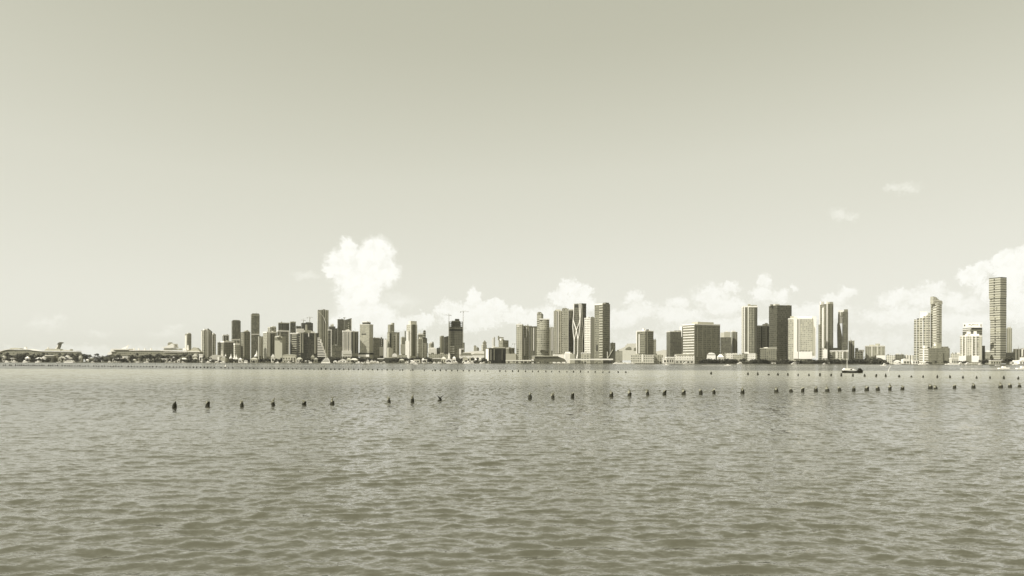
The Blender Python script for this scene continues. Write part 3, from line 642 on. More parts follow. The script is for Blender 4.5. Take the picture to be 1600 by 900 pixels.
for px_ in (897.8, 903.4):
    MB().tube([ribpt(px_, 551), ribpt(px_ - 1.2, 560)], [1.8, 3.5], 6).build('rib_foot', 'white', e)
tower('white apartment tower peppered with small dark windows in even rows', 913, 923.6, 497.5, 2780, fac(.78,.10,6.5,8,.42,.42), 922.4, rim=(2,'white'), caps=[(916,921.5,494.8,498,'white')])
tower('mid-grey blank slab between the windowed white tower and tallest dark tower', 921.8, 929.5, 496.2, 2900, 'grey', 922.3, caps=[(923,928,495.2,496.6,'grey')])
tower('tallest dark tower of the centre, pale balcony column down its middle and stepped top', 928.8, 953, 474.5, 2740, fac(.2,.08,6,7,.6,.6), 942, depth=38, rim=None, caps=[(942.3,951.5,471.6,475,'dim')],
      strips=[(929.2,941.4,474.2,476,'white','roof_band',1),(936.8,942,478,559,'stone',BS,2.5,9.0),(932,933.6,539,548,'black',G,1.5)])
tower('small pale block with shaded window grid just right of the tallest centre tower', 953.2, 961.5, 535.5, 2950, fac(.4,.12,6,6,.6,.5), 953.8, caps=[])
hall('dark_shed', 'dark wedge-shaped building leaning against foot of the tallest centre tower', [(949.5,563),(961,563),(961,546.5),(957.5,545.8)], 2720, 20, 'dark', extra=[('ramp_beam', [(949,560),(950,560),(958,546.5),(957,546)], -2, 0, 'stone'), ('post', [(948.4,560),(949.4,560),(949.4,549.5),(948.4,549.5)], -2, 0, 'pale')])
# --- low white domes at 960-1060
hall('stadium', 'low pale stadium with rounded roof left of the half-pale half-dark apartment tower', [(962,563),(996,563),(996,538),(994,536.6),(980,536.8),(976,542),(964,547.5),(962,552)], 3100, 90, 'pale', extra=[('dark_opening', [(977,546),(986,546),(986,543),(983,541.5),(978,544)], -1.5, .5, 'grey'), ('dark_opening', [(990,547.5),(994.5,547.5),(994.5,543),(990.5,543.6)], -1.5, .5, 'grey')])
tower('low grey strip building with tiny windows left of the pale stadium', 961, 972.5, 548.5, 3000, fac(.5,.15,5,5,.5,.5), 961.6)
hall('exhibition_hall', 'broad pale low-roofed hall right of the half-pale half-dark apartment tower', [(1020,563),(1046,563),(1044,547.5),(1038,546.5),(1028,548.5),(1020,550)], 3100, 60, 'pale')
tower('apartment tower, left half pale balconies and right half dark grid, on a long podium', 994.2, 1021, 517.2, 2720, fac(.18,.07,5,6.5,.6,.6), 1008.3, depth=40, rim=(1.5,'white'), caps=[(1003.5,1008,513,517.5,'white'),(1009.5,1014,514,516.8,'dark')],
      strips=[(995.5,997.8,518,553,'grey',BS,1.2,7),(1000,1007.6,519,552,'grey',BS,1.2,8),(1010.2,1011.6,518,553,'stone',P),(994.3,995.3,518,553,'white',P),(998.2,999.4,522,552,'white',P)])
tower('grey curved wing behind right edge of the half-pale half-dark apartment tower', 1020.5, 1025.2, 530.5, 2850, fac(.28,.1,5,6,.5,.5), 1021)
tower('long pale three-storey podium with colonnade of dark openings by the water', 985.8, 1022, 554.3, 2660, fac(.6,.12,7,8,.55,.5), 986.3, cat='building', name='podium_building', caps=[], strips=[(1003,1004.8,553.5,565,'white',P,1)])
tower('pale low block with tinted window wall, right end of the long podium', 1022.2, 1036, 554.5, 2665, fac(.42,.12,6,6,.6,.7), 1022.6, cat='building', name='low_building')
tower('dark-faced office block with white left edge and grey roof step', 1041.3, 1064.5, 518.2, 2850, fac(.13,.07,5,5,.6,.6), 1047.2, rim=(1.5,'pale'), caps=[(1052.5,1064,516,518.5,'grey')], strips=[(1044.3,1045.6,523,556,'dim',BS,.8,7)])
tower('narrow white slab tower tucked left of the wide gridded hotel', 1062, 1067.6, 510.3, 2900, 'white', 1065.6, strips=[(1065.8,1066.5,511,550,'grey',P,.6)])
tower('wide bulky hotel, bright banded left side and dark window-grid front', 1067, 1125, 507.2, 2720, fac(.2,.09,5.5,6.5,.55,.55), 1085.3, depth=62, rim=(3,'white'), caps=[(1081,1115,502.3,507,'stone'),(1094,1098,502.8,505,'dark'),(1100,1103,501.8,507,'white'),(1103.5,1106.5,503,505.5,'dark')],
      strips=[(1067.5,1084.8,509,553,'white','floor_slabs',1,9.0),(1089.5,1090.7,508,558,'grey',P,.8),(1097.8,1098.8,508,558,'grey',P,.8),(1103,1104,508,558,'grey',P,.8),(1110.8,1112,508,555,'grey',P,.8),(1118.5,1119.5,508,554,'grey',P,.8)])
tower('low white terrace wing in front of the bright side of the wide hotel', 1054, 1085, 554, 2680, fac(.75,.3,8,8,.3,.4), 1054.6, name='terrace_building', cat='building', strips=[(1056,1084.5,553.2,554.4,'stone','parapet',2)], caps=[])
hall('round_pavilion', 'small bright white rounded pavilion above mangroves, right foot of the wide hotel', [(1103.8,563),(1118.2,563),(1118,554.5),(1116,552),(1112,551),(1108,551.2),(1105,554)], 2690, 18, 'white', extra=[('window_band', [(1105.5,554.6),(1117,554.6),(1117,553.8),(1105.5,553.8)], -.8, .4, 'dim')])
tower('dark mid-rise with ragged pale crown right of the wide hotel', 1125.2, 1142.3, 527, 2900, fac(.13,.06,5,5,.6,.6), 1126, caps=[(1125.5,1132,519.5,527.5,'pale'),(1131,1141.5,518.5,527.5,'stone'),(1134,1137,517.6,519,'white')])
tower('white-edged mid-rise with grey striped face right of the ragged-crown block', 1142.3, 1152.2, 518.5, 2920, fac(.33,.16,6,900,.5,.99), 1144.8, caps=[(1143,1149,516.6,519,'white')])
tower('white low blocks row behind mangroves, between wide hotel and ribbed tower', 1125, 1152, 551.8, 2780, fac(.75,.3,9,7,.3,.4), 1126, name='low_building', cat='building')
tower('grey-white low house row behind mangroves at foot of the ribbed tower', 1145, 1162, 554, 2740, fac(.4,.2,7,7,.4,.4), 1146, name='low_building', cat='building')
tower('tall tower ribbed by white verticals at left and dark at right, with offset roof cap', 1158.8, 1183.3, 479.5, 2800, fac(.26,.08,5,6,.6,.6), 1161, rim=(3,'white'), caps=[(1168.2,1182.5,476.2,478.5,'grey'),(1168,1172.5,474.2,476.5,'stone')],
      strips=[(1159,1160.8,480,552,'pale',P),(1162,1163.8,480,552,'white',P),(1164.3,1166.8,481,552,'dim',G),(1168.2,1170,480,552,'pale',P),(1174,1175,481,552,'grey',P),(1178,1179,481,552,'dim',P),(1180,1183,481,552,'dark',G)])
tower('small bright white two-storey house at foot of the ribbed tower', 1167.8, 1180.5, 552, 2700, fac(.8,.2,6,6,.4,.4), 1168.4, name='low_building', cat='building', caps=[(1163,1170,549.8,552.2,'white')])
tower('mid-height ribbed block between ribbed tower and the darkest tower', 1182.3, 1201.3, 509.3, 2860, fac(.3,.08,7,6,.6,.6), 1183, rim=(2,'white'), caps=[(1191.5,1201,506.2,509.5,'pale'),(1195,1199.5,504.6,507,'white')], strips=[(1189.2,1191,510,552,'dark',G),(1196.6,1197.6,507,552,'stone',P),(1199.5,1201,510,552,'dark',G)])
tower('darkest bulky tower with rounded corners and ragged pale parapet', 1201.2, 1236.8, 476.8, 2760, fac(.085,.055,5,7,.6,.6), 1214, depth=52, caps=[(1203,1208,474.8,477.4,'grey'),(1208,1218,474.2,477.4,'pale'),(1219,1226,475.8,477.4,'white'),(1228,1234,475.2,477.4,'pale')], strips=[(1203,1207.5,477.3,478.8,'black','crown_window',.5),(1201,1213.8,542.3,543,'stone','belt_band',.8)])
tower('grey gridded podium with pale roofline under left side of the darkest tower', 1187.4, 1213.6, 544.5, 2700, fac(.2,.1,7,6,.5,.6), 1188, name='podium_building', cat='building', rim=(1.5,'stone'), caps=[(1194,1199,542.7,544.5,'white')])
e = tower('broad white slab building of pale window columns with a tapering white blade at right', 1231.2, 1269, 498.6, 2700, fac(.5,.28,5.5,6.5,.5,.5), 1232.3, rim=(3,'white'), caps=[(1234.5,1240,493.8,498,'stone'),(1240,1269,494.4,498,'white')],
      strips=[(1240.2,1245.4,495,560.5,'white',P,2),(1247.8,1249,497,560.5,'white',P,2),(1245.6,1247.6,499,558,'grey',G),(1240,1247,549.5,560.5,'white','podium',3),(1249,1269,549.3,560.8,'white','podium',3)] + [(1248.6+i*4.7,1251.6+i*4.7,548.2,549,'black','podium_slot',3.4) for i in range(4)])
lc = LOC[e['label']]; g_ = lambda px, py: (lc[0](px), lc[2](py))
MB().slab([g_(1269.2,559), g_(1274.2,559), g_(1275.2,495), g_(1270,495), g_(1271.8,510), g_(1273.6,514), g_(1274,556.5), g_(1269.2,556.5)], -4, 20).build('end_blade', 'white', e)
MB().slab([g_(1269.1,556), g_(1273.4,556), g_(1273.2,514), g_(1271,505), g_(1270,498), g_(1269.1,498)], 1, 22).build('recessed_wall', 'stone', e)
tower('tall slim tower with two white verticals and stepped white crown', 1280.4, 1302, 474.5, 2740, fac(.22,.08,5.5,6.5,.6,.6), 1293.2, depth=50, caps=[(1281,1287,470.6,475,'white'),(1289,1292.6,470.4,475,'white'),(1293,1301.6,470.8,475,'stone')],
      strips=[(1285.2,1287.2,471,556,'white',P,1.5),(1292,1293.1,471,556,'white',P,1.5),(1280.6,1281.3,475,556,'white',P),(1290,1291.4,475,545,'dim',G),(1294.5,1295.5,476,548,'grey',P),(1298,1299,476,548,'grey',P)])
tower('lower shaded shoulder slab hugging left side of the tall two-stripe tower', 1278.4, 1286, 507, 2780, fac(.28,.1,5.5,6.5,.6,.6), 1281)
tower('white four-storey podium with dark windows under the tall two-stripe tower', 1280.3, 1292.8, 544.5, 2690, fac(.7,.1,9,8,.6,.6), 1280.9, name='podium_building', cat='building', strips=[(1286,1292.6,546,560,'white',P,1.5)])
e = tower('tower with slanting white notch cut down its left side and pale crown', 1315.8, 1325, 487, 2760, fac(.13,.07,5,6,.6,.6), 1317, caps=[(1309.5,1318,484.6,487.5,'white'),(1318.5,1324.8,483.2,487.5,'grey')])
lc = LOC[e['label']]; g_ = lambda px, py: (lc[0](px, 8), lc[2](py))
MB().slab([g_(1309,549), g_(1316.5,549), g_(1315.6,527), g_(1312.6,510), g_(1310.4,501.5), g_(1308.6,506), g_(1308.4,522)], 2, 18).build('sloping_wing', fac(.18,.1,4,5,.5,.5), e)
MB().slab([g_(1309.6,503), g_(1311,501), g_(1311.2,487), g_(1309.9,487)], 2, 16).build('side_wall', 'grey', e)
MB().slab([g_(1311.4,505), g_(1316,505), g_(1316,487), g_(1311.4,487)], 4, 16).build('upper_wall', 'white', e)
MB().slab([g_(1313,494.5), g_(1316.1,494.5), g_(1316.1,487.6), g_(1313,487.6)], 2.5, 3.8).build('dark_panel', 'grey', e)
tower('low waterfront block of alternating dark and white bays with flat white roof', 1296.3, 1325.5, 548.6, 2700, fac(.5,.1,11,7,.5,.7), 1297, name='podium_building', cat='building', rim=(2,'white'), caps=[(1299,1315,543.5,548,'leaf_dark','roof_garden')], strips=[(1300,1304.5,550,560,'dim',G,.8),(1306,1309,550,560,'pale',P,.8),(1315.5,1317,550,560,'white',P,.8),(1318,1325,550,560,'dim',G,.8)])
tower('small grey ribbed block right of the notched tower', 1325.6, 1335, 532.8, 2850, fac(.28,.1,6,900,.5,.99), 1326.6, rim=(1.5,'stone'))
tower('low white and dark stepped building right of the small ribbed block', 1335.5, 1349, 549.5, 2820, fac(.6,.1,9,8,.6,.5), 1336, name='low_building', cat='building', caps=[(1336,1341,543.8,550,'grey'),(1341.5,1350,546.5,550,'white')])
tower('squat ribbed apartment block with pale roof edge behind round mangrove clump', 1351.4, 1382.8, 541, 2850, fac(.3,.11,6,7,.55,.6), 1353, rim=(2,'pale'), cat='building', name='apartment_block', caps=[(1358,1366,538.6,541.2,'stone'),(1367.5,1375,536.8,541.2,'stone')], strips=[(1361.5,1363,541,557,'pale',P),(1370.3,1371.6,541,557,'pale',P),(1376.5,1377.8,541,557,'stone',P)])
tower('low white house above the round mangrove clump', 1369, 1383, 555.3, 2800, 'white', 1370, name='low_building', cat='building')
tower('pale four-storey block with dark central bays right of the mangrove clump', 1384.5, 1398.5, 555, 2700, fac(.62,.15,6,7,.35,.6), 1385, name='low_building', cat='building', caps=[])
tower('dark tree-shaded block beside pale four-storey block', 1398.5, 1412.8, 553.8, 2720, fac(.16,.06,6,6,.6,.5), 1400, name='low_building', cat='building', caps=[(1399.5,1405,552.6,554.2,'pale')])
tower('white garden block with striped wall panels left of the stepped tower pair', 1413, 1427.5, 555, 2720, fac(.7,.25,8,900,.4,.99), 1413.6, name='low_building', cat='building')
hall('beach_pavilion', 'small white waterfront pavilion with arched openings', [(1411,568.5),(1421,568.5),(1421,561.5),(1416,560.4),(1411,561.5)], 2640, 14, 'white', extra=[('opening', [(1412.5,567.5),(1415.5,567.5),(1415.5,564.5),(1412.5,564.5)], -.6, .3, 'dim'), ('opening', [(1417,567.5),(1420,567.5),(1420,564.5),(1417,564.5)], -.6, .3, 'dim')])
# stepped tower pair
ox, rz, f = framed(1428, 1454, 2900)
e = empty('stepped_condo', 'pale condo rising in five steps to the right, joined to a pointed balcony tower', 'tower', (ox, 2900, 0), rz, TG)
for (a, b_, yt, wall, dz) in [(1428,1432,499,.55,0),(1432.6,1437.3,497.4,.5,1),(1437.3,1441.8,496.4,.6,0),(1442.6,1447.2,494.2,.5,1),(1447.2,1450.4,491.8,.55,0),(1450.4,1453.6,488.5,.5,1)]:
    xa, zz_ = f((a, yt)); xb = f((b_, yt))[0]
    MB().box(xa, xb, dz*1.5, 28, GZ, zz_).build('tower_step', fac(wall,.1,9,8.5,.75,.55), e)
    MB().box(xb-1.4, xb, -1.5+dz, 1.4, GZ, zz_).build('fin', 'pale', e)
MB().box(f((1437.5,490))[0], f((1448.5,490))[0], 10, 27, f((1440,500))[1], f((1440,486.6))[1]).build('blank_roof_wall', 'white', e)
e = tower('pointed tallest condo of the stepped pair with zigzag balconies and sloping crown', 1454, 1471.5, 474, 2850, fac(.45,.13,7,8,.55,.55), 1463.5, depth=34, rim=None, strips=[(1454.6,1457.3,474,540,'dim',BS,.6,8.5),(1458.6,1463.4,472,540,'pale',BS,2.4,9),(1463.6,1467,471,542,'pale',BS,2.0,9)])
lc = LOC[e['label']]; g_ = lambda px, py: (lc[0](px, 14), lc[2](py))
MB().slab([g_(1455.3,475), g_(1469.8,475), g_(1469.5,470), g_(1464.5,468.5), g_(1459.5,463.8), g_(1455.6,463)], 4, 22).build('sloping_crown', fac(.5,.16,6,5,.5,.5), e)
MB().slab([g_(1455.8,470.5), g_(1466,470.5), g_(1466,470), g_(1455.8,470)], 2.5, 4).build('crown_ledge', 'white', e)
tower('broad apartment block at the water with bright white louvred left end', 1436.4, 1484, 543.8, 2680, fac(.26,.13,5,6,.5,.55), 1451, cat='building', name='apartment_block', depth=48, caps=[(1459,1470.2,536.2,544.5,'stone'),(1459,1466,536.1,540,'white'),(1442,1449,539.6,544,'white'),(1471,1482,541.2,544,'grey')],
      strips=[(1436.7,1450.5,545,566,'white','floor_slabs',1.2,8),(1442.5,1444.3,545,566,'white',P,1.6),(1473,1475,552,566,'dim',G,.8),(1463,1464,544,566,'grey',P,.6)])
tower('low pale row house strip right of the broad apartment block', 1485, 1500, 552.5, 2800, fac(.6,.2,7,7,.5,.4), 1485.6, cat='building', name='low_building', caps=[(1495.5,1500.5,551,553,'white')])
# sign building
e = tower('stacked building behind the white condo, topped by a white roof sign', 1504, 1534.6, 512, 2780, fac(.2,.07,500,7,.99,.6), 1517.5, depth=60, strips=[(1504.6,1517,513.2,514.6,'white','ledge',2),(1504.6,1516,516.4,517.4,'white','ledge',2),(1518,1534,512.4,513.8,'black','dark_ledge',1)])
s_ = 2776 / F / math.cos(math.atan(720 / F)) * math.cos(math.atan(720 / F)) ** 2
b = empty('roof_sign', 'white billboard-like roof sign with dark end blocks and lettering on stacked building', 'sign', (PX(1505.2,560,2760).x, 2760, PX(1505,512,2760).z), -math.atan(720 / F))
sb_ = MB().box(0, 29*s_, 0, 5, 0.4, 8.2*s_).build('sign_board', 'white', b)
MB().box(1.0*s_, 2.8*s_, -.5, 0.2, 2.6*s_, 5.6*s_).build('sign_mark', 'dark', sb_)
MB().box(26.6*s_, 27.9*s_, -.5, 0.2, 1.6*s_, 5.8*s_).build('sign_mark', 'dark', sb_)
for (a_, b_, z0_, z1_, mt) in [(8.2,10.6,5.3,5.9,'dim'),(8.4,9,4.0,5.3,'dim'),(10.6,11.6,4.6,5.3,'dim'),(11.4,13.9,4.0,4.7,'dim'),(13.6,14.4,4.6,5.6,'dim'),(14.4,16.2,5.6,6.1,'grey'),(15.8,16.4,4.4,5.6,'grey'),(17,19,5.2,5.7,'grey'),(17.8,18.4,3.9,5.2,'grey'),(19.8,20.5,3.9,5.6,'stone'),(21.2,23.0,3.9,4.5,'stone'),(21.2,21.8,4.5,5.6,'stone'),(21.8,23,5.2,5.7,'stone')]:
    MB().box(a_*s_, b_*s_, -.5, 0.2, z0_*s_, z1_*s_).build('lettering', mt, sb_)
tower('white condo with six dark window columns and twin white roof humps at the water', 1500, 1534, 525.5, 2700, fac(.6,.22,7,7.5,.6,.5), 1500.6, rim=(2,'white'), caps=[(1510,1516.5,518.3,525,'white'),(1521,1526,517.8,525,'white'),(1508,1530,522,525.5,'white')],
      strips=[(1503.2,1504.4,526,556,'white',P,2),(1508,1509.4,526,556,'white',P,2),(1518.4,1519.8,524,556,'white',P,2),(1524,1525.4,524,556,'white',P,2),(1530.2,1534,526,567,'stone',P,1.6),
              (1520.2,1523.8,527,555,'dim',BS,1.0,8),(1505,1507.8,527,555,'grey',BS,.8,8),(1526,1527.6,527,555,'dim',BS,.8,8),(1529,1530,527,555,'dim',BS,.8,8),
              (1497.5,1509.4,556,566,'white','podium',3),(1518,1530,556,566,'white','podium',3),(1509.4,1518,556,566,'grey','podium',2)])
tower('small dark block tucked right of the white condo with roof humps', 1534.6, 1539, 540.2, 2790, fac(.14,.05,4,5,.6,.6), 1535)
tower('low grey block with dark windows left of foot of the tallest stacked tower', 1539, 1547, 550, 2760, fac(.3,.08,6,5,.6,.5), 1539.6, cat='building', name='low_building', caps=[(1541,1546,547.6,550,'white')])
# three-segment tower
e = empty('segmented_tower', 'tallest tower at far right, three stacked louvred segments each slightly offset', 'tower', (0, 2740, 0), 0, TG)
SEG_TH = R(52) - math.atan(758 / F)
def seg(x0, xs_, x1, ya, yb, mat, nm):
    Y = 2740; ox = PX(xs_, 560, Y).x; c, q = math.cos(SEG_TH), math.sin(SEG_TH)
    k0, k1 = (x0 - 800) / F, (x1 - 800) / F
    L1 = (ox - k0 * Y) / (q + k0 * c); L2 = (k1 * Y - ox) / (c - k1 * q)
    fp_ = [(ox, 0), (ox + L2 * c, L2 * q), (ox + L2 * c - L1 * q, L2 * q + L1 * c), (ox - L1 * q, L1 * c)]
    MB().prism(fp_, max(GZ, PX(1558, yb, Y).z), PX(1558, ya, Y).z).build(nm, mat, e)
    return ox, SEG_TH
fl = fac(.46,.16,500,8,.99,.38)
seg(1544.8, 1563, 1572.6, 432.8, 465.2, fl, 'upper_segment'); seg(1545.2,1562.6,1572.2,465.2,465.9,'dark','joint_gap')
seg(1546, 1562.6, 1572.4, 465.9, 499.4, fl, 'middle_segment'); seg(1547,1562.4,1572,499.4,500.2,'dark','joint_gap')
ox, th = seg(1547, 1563, 1572.2, 500.2, 562, fl, 'lower_segment')
s = 2740 / F
def onleft(px, ya, yb, wpx, mat, nm, pr=1.2):
    c, q = math.cos(th), math.sin(th); dd = lambda x_: (ox - (x_ - 800) / F * 2740) / (q + (x_ - 800) / F * c); d = dd(px); d1 = dd(px + wpx)
    p0 = (ox - q * d, c * d); p1 = (ox - q * d1, c * d1); nx, ny = -c * pr, -q * pr
    ni, nj = c * .5, q * .5
    MB().prism([(p0[0] + nx, p0[1] + ny), (p1[0] + nx, p1[1] + ny), (p1[0] + ni, p1[1] + nj), (p0[0] + ni, p0[1] + nj)], PX(1558, yb, 2740).z, PX(1558, ya, 2740).z).build(nm, mat, e)
for i in range(26): onleft(1552.6 if i < 13 else 1554.2, 435 + i * 4.7, 437.4 + i * 4.7, 1.5, 'dark', 'window')
for py_ in (477, 479.5, 482, 484): onleft(1557, py_, py_ + 1.3, 1.2, 'dark', 'window')
onleft(1547.5, 466, 468, 3, 'dim', 'window'); onleft(1559, 518, 519.5, .9, 'dim', 'window'); onleft(1559.4, 527, 529, 1, 'dim', 'window')
seg(1543.8, 1566, 1573.5, 562, 563, 'white', 'entrance_canopy'); seg(1545, 1564, 1572, 563, 568, 'grey', 'lobby')
tower('slim pale shaded tower close behind right side of the three-segment tower', 1572.4, 1581.2, 513, 2850, fac(.32,.16,6,900,.5,.99), 1573.4, caps=[(1574,1579.5,511.2,513.4,'stone')])
tower('white low apartment row with dark vertical bays at the right edge', 1583, 1606, 545.5, 2800, fac(.72,.2,9,900,.45,.99), 1584, cat='building', name='apartment_block', rim=(1,'white'))
tower('big dark ivy-covered cube building right of the tallest stacked tower', 1571.8, 1586, 551, 2720, 'leaf_dark', 1572.6, cat='building', name='low_building')
tower('bright white lodge with shallow roof beside the dark cube at the right edge', 1581.5, 1592, 562.8, 2650, 'white', 1582.2, cat='building', name='low_building')
tower('white flat beach house cut by the right edge of the view', 1593, 1612, 558.5, 2680, 'white', 1593.8, cat='building', name='low_building')
# low white complex below the tall trio and curved ribs
tower('bright white stepped museum block under the tall trio', 882, 894, 551.8, 2700, 'white', 883, cat='building', name='museum_block', caps=[(883,891,549.6,552,'white')])
tower('long white low terrace joining the museum block to the left pier shed', 864, 886, 553.8, 2730, 'white', 865, cat='building', name='low_building', caps=[])
tower('tan cube with light corner in front of the curving-rib tower', 890, 898, 553, 2690, 'stone', 890.6, cat='building', name='low_building')
tower('white rounded-roof lobby building under the small-window white tower', 908, 922.5, 551.8, 2690, fac(.5,.25,9,8,.6,.5), 908.8, cat='building', name='low_building', rim=(2,'white'))
hall('white_railing_quay', 'long white railed quay promenade below the centre right towers', [(883,562.6),(958,562.6),(958,560.4),(883,560.8)], 2632, 8, 'white', cat='quay')
hall('pier_shed', 'long dim pier shed with flat pale roof at the water left of museum block', [(828,565.5),(884,565.5),(884,561.5),(870,556.2),(833,556.2),(828,560)], 2640, 26, 'dim', extra=[('flat_roof', [(834,557),(872,557),(872,555.8),(834,555.8)], -3, 27, 'stone')])
hall('causeway', 'low pale causeway bridge with dark arches right of the dark waterfront block', [(790,564.3),(830,564.3),(830,562.4),(790,562.4)], 2620, 10, 'pale', cat='bridge', extra=[('pier', [(792+i*6.3,566.5),(794+i*6.3,566.5),(794+i*6.3,564.2),(792+i*6.3,564.2)], 1, 9, 'stone') for i in range(6)])
e = empty('control_tower', 'small white lookout tower with wide head standing at the water near pier shed', 'tower', PX(832.5, 567, 2612)); e.location.z = 0
MB().box(-3.5, 3.5, 0, 7, 0, 16).build('tower_stem', 'white', e); MB().box(-2, 6, -1, 8, 16, 24).build('lookout_head', 'stone', e); MB().box(-3, 7, -2, 9, 24, 25.2).build('roof', 'white', e); MB().box(-3.6, 3.6, -.6, 0.2, 5, 10).build('dark_band', 'dim', e)
tower('tan low office strip behind trees left of white arena', 669, 700, 553, 2800, fac(.38,.2,7,6,.5,.4), 670, cat='building', name='low_building')
hall('domed_hall', 'small white domed hall at foot of the frame-topped tower', [(612.5,557.5),(620.5,557.5),(620.2,554.5),(618.8,552.6),(616.5,552),(614.2,552.8),(612.8,554.8)], 2740, 16, 'white')
tower('flat pale podium with brown shadow right of the small domed hall', 613, 640, 554.6, 2790, 'stone', 613.6, cat='building', name='low_building')
# arena left
hall('domed_arena', 'bright white low-domed arena at the left end of downtown', [(326,563),(352,563),(352,557.2),(345,555),(338,554),(332,554.6),(327,558.5)], 2800, 50, 'white', extra=[('fins', [(345.2,556),(348.8,556),(348.5,548),(346.6,546.5),(345.2,548.5)], 8, 20, 'white')])
hall('waterside_theatre', 'pale boxy waterside block with white end tower under the domed arena', [(340,565.5),(352,565.5),(352,559),(343.5,559),(343.5,557.6),(340,557.6)], 2660, 20, 'stone', extra=[('end_tower', [(340.2,565.4),(343,565.4),(343,557.4),(340.2,557.4)], -2, 10, 'white')])

# ------------------------------------------------------------------ cruise ships
def ship(name, label, Y, depth, parts):
    xs_ = [q[0] for q in parts[0][1]]; ox, rz, f = framed(min(xs_), max(xs_), Y, False)
    e = empty(name, label, 'cruise ship', (ox, Y, 0), rz, 'cruise ships moored behind the trees')
    for nm, pr, y0, y1, mt in parts: MB().slab([f(p) for p in pr], y0, y1).build(nm, mt, e)
    return e
deck = fac(.24,.10,7,8,.6,.5)
ship('cruise_ship', 'leftmost cruise ship with dark whale-tail funnel and raised curved front', 2980, 32, [
  ('hull', [(-18,566),(122,566),(123,555),(121,552),(-10,555)], 0, 34, fac(.2,.1,8,8,.5,.4)),
  ('superstructure', [(-8,555),(121,554),(119.5,549.8),(60,549.2),(52,548.6),(44,546.8),(14,546.8),(6,548.4),(0,550.4)], 1, 33, deck),
  ('top_deck', [(-2,550.8),(0,549.6),(6,547.6),(14,546.2),(44,546.2),(52,548),(60,548.6),(119.6,549),(119.6,548.2),(60,547.9),(52,547),(45,545.4),(13,545.4),(5,546.8),(0,548.6),(-4,551)], -1.5, 35, 'white'),
  ('front_lounge', [(13,545.6),(30,545.6),(29,544.2),(20,543.4),(14,544.2)], 6, 28, 'stone'),
  ('radar_dome', [(34,545.5),(37.5,545.5),(37.5,543),(36.5,541.9),(35,541.9),(34,543)], 14, 20, 'white'),
  ('deckhouse', [(68,548.4),(93,548.4),(93,546.8),(90,545),(72,545),(69,546.5)], 4, 30, 'stone'),
  ('radar_dome', [(70,545.3),(72,545.3),(72,543.2),(71,542.4),(70,543.2)], 14, 20, 'white'),
  ('aft_deckhouse', [(94,548.4),(108,548.4),(108,547),(107.6,545.4),(107,547),(94,546.6)], 8, 26, 'stone'),
  ('funnel', [(83.5,545.4),(89.2,545.4),(90.6,541.5),(91.8,538),(92,536.6),(88.8,536.8),(88.2,539.4),(86.6,542.4)], 12, 20, 'dim'),
  ('funnel_stripe', [(83,545.2),(85.2,545.2),(87.6,541.8),(88.4,538.4),(87.6,537.6),(86.4,541),(84.4,543.4)], 11.2, 20.6, 'white'),
  ('funnel_wing', [(86.4,538),(88.8,536.9),(92.8,536.6),(95,535.4),(92.6,534.4),(90.2,534.6),(88,536)], 10, 22, 'dim')])
ship('cruise_ship', 'second cruise ship with white swept deck canopy and white bridge overhang', 2960, 32, [
  ('hull', [(164,566),(312,566),(313,554),(170,554.5)], 0, 34, fac(.2,.1,8,8,.5,.4)),
  ('superstructure', [(172,555),(312.5,555),(312.5,550),(292,550),(291,548.6),(202,548),(200,546.2),(177,546.2),(174,549)], 1, 33, deck),
  ('bow_bulge', [(167.5,554),(174.5,554),(175.5,551.8),(174,550.2),(170,550.6)], -3, 30, 'white'),
  ('front_deck', [(172.5,549.5),(181,549.2),(178,548),(177,546.6),(201.5,546.6),(201.5,544.8),(175,544.9),(172.6,547.4)], -2, 36, 'white'),
  ('swept_mast', [(186,545),(194,545),(198.6,539),(197.6,538.9),(192,542.6)], 14, 18, 'white'),
  ('top_deck', [(201.6,548),(250,547.6),(250,546.8),(201.6,547.1)], -1, 35, 'white'),
  ('sun_deck', [(250,548),(291,549.4),(291.8,550),(291.8,546.8),(288.6,546.8),(286,548.4),(250,546.8)], -1.2, 35, 'white'),
  ('lower_deck_line', [(256,550.4),(292,550.4),(292,549.7),(256,549.7)], -2, 1, 'white'),
  ('deck_canopy', [(251,543.6),(266,543.8),(273,543.2),(272,541),(271,537),(268.5,536.8),(266,538.6),(260,541.2)], -3, 36, 'white'),
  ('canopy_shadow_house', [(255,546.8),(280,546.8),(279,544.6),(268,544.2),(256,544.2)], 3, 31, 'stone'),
  ('funnel', [(259.4,541),(266,539),(266,536),(264,534.6),(261,534.8),(259.4,536.5)], 14, 24, 'grey'),
  ('exhaust_pipe', [(271.3,542),(272.8,542),(272.8,539),(271.3,539)], 14, 18, 'dim'),
  ('glass_dome', [(284,547),(289,547),(289,544.8),(287,543.6),(285,543.8)], 8, 26, 'white'),
  ('aft_mast', [(290,546.8),(292.4,546.8),(292,539.4),(290.6,538.8)], 12, 18, 'white'),
  ('aft_lounge', [(296,549.9),(311,549.9),(309,546.4),(306,543.6),(301,542.6),(297.5,545.4)], 6, 28, 'stone'),
  ('stern_deck', [(293,550),(312.6,550),(312.6,549),(293,548.8)], -1, 35, 'white')] +
  [('radar_dome', [(x,546.9),(x+1.5,546.9),(x+1.5,544.6),(x+.75,543.8),(x,544.6)], 12, 17, 'white') for x in (206, 213, 222.5, 232.5)])

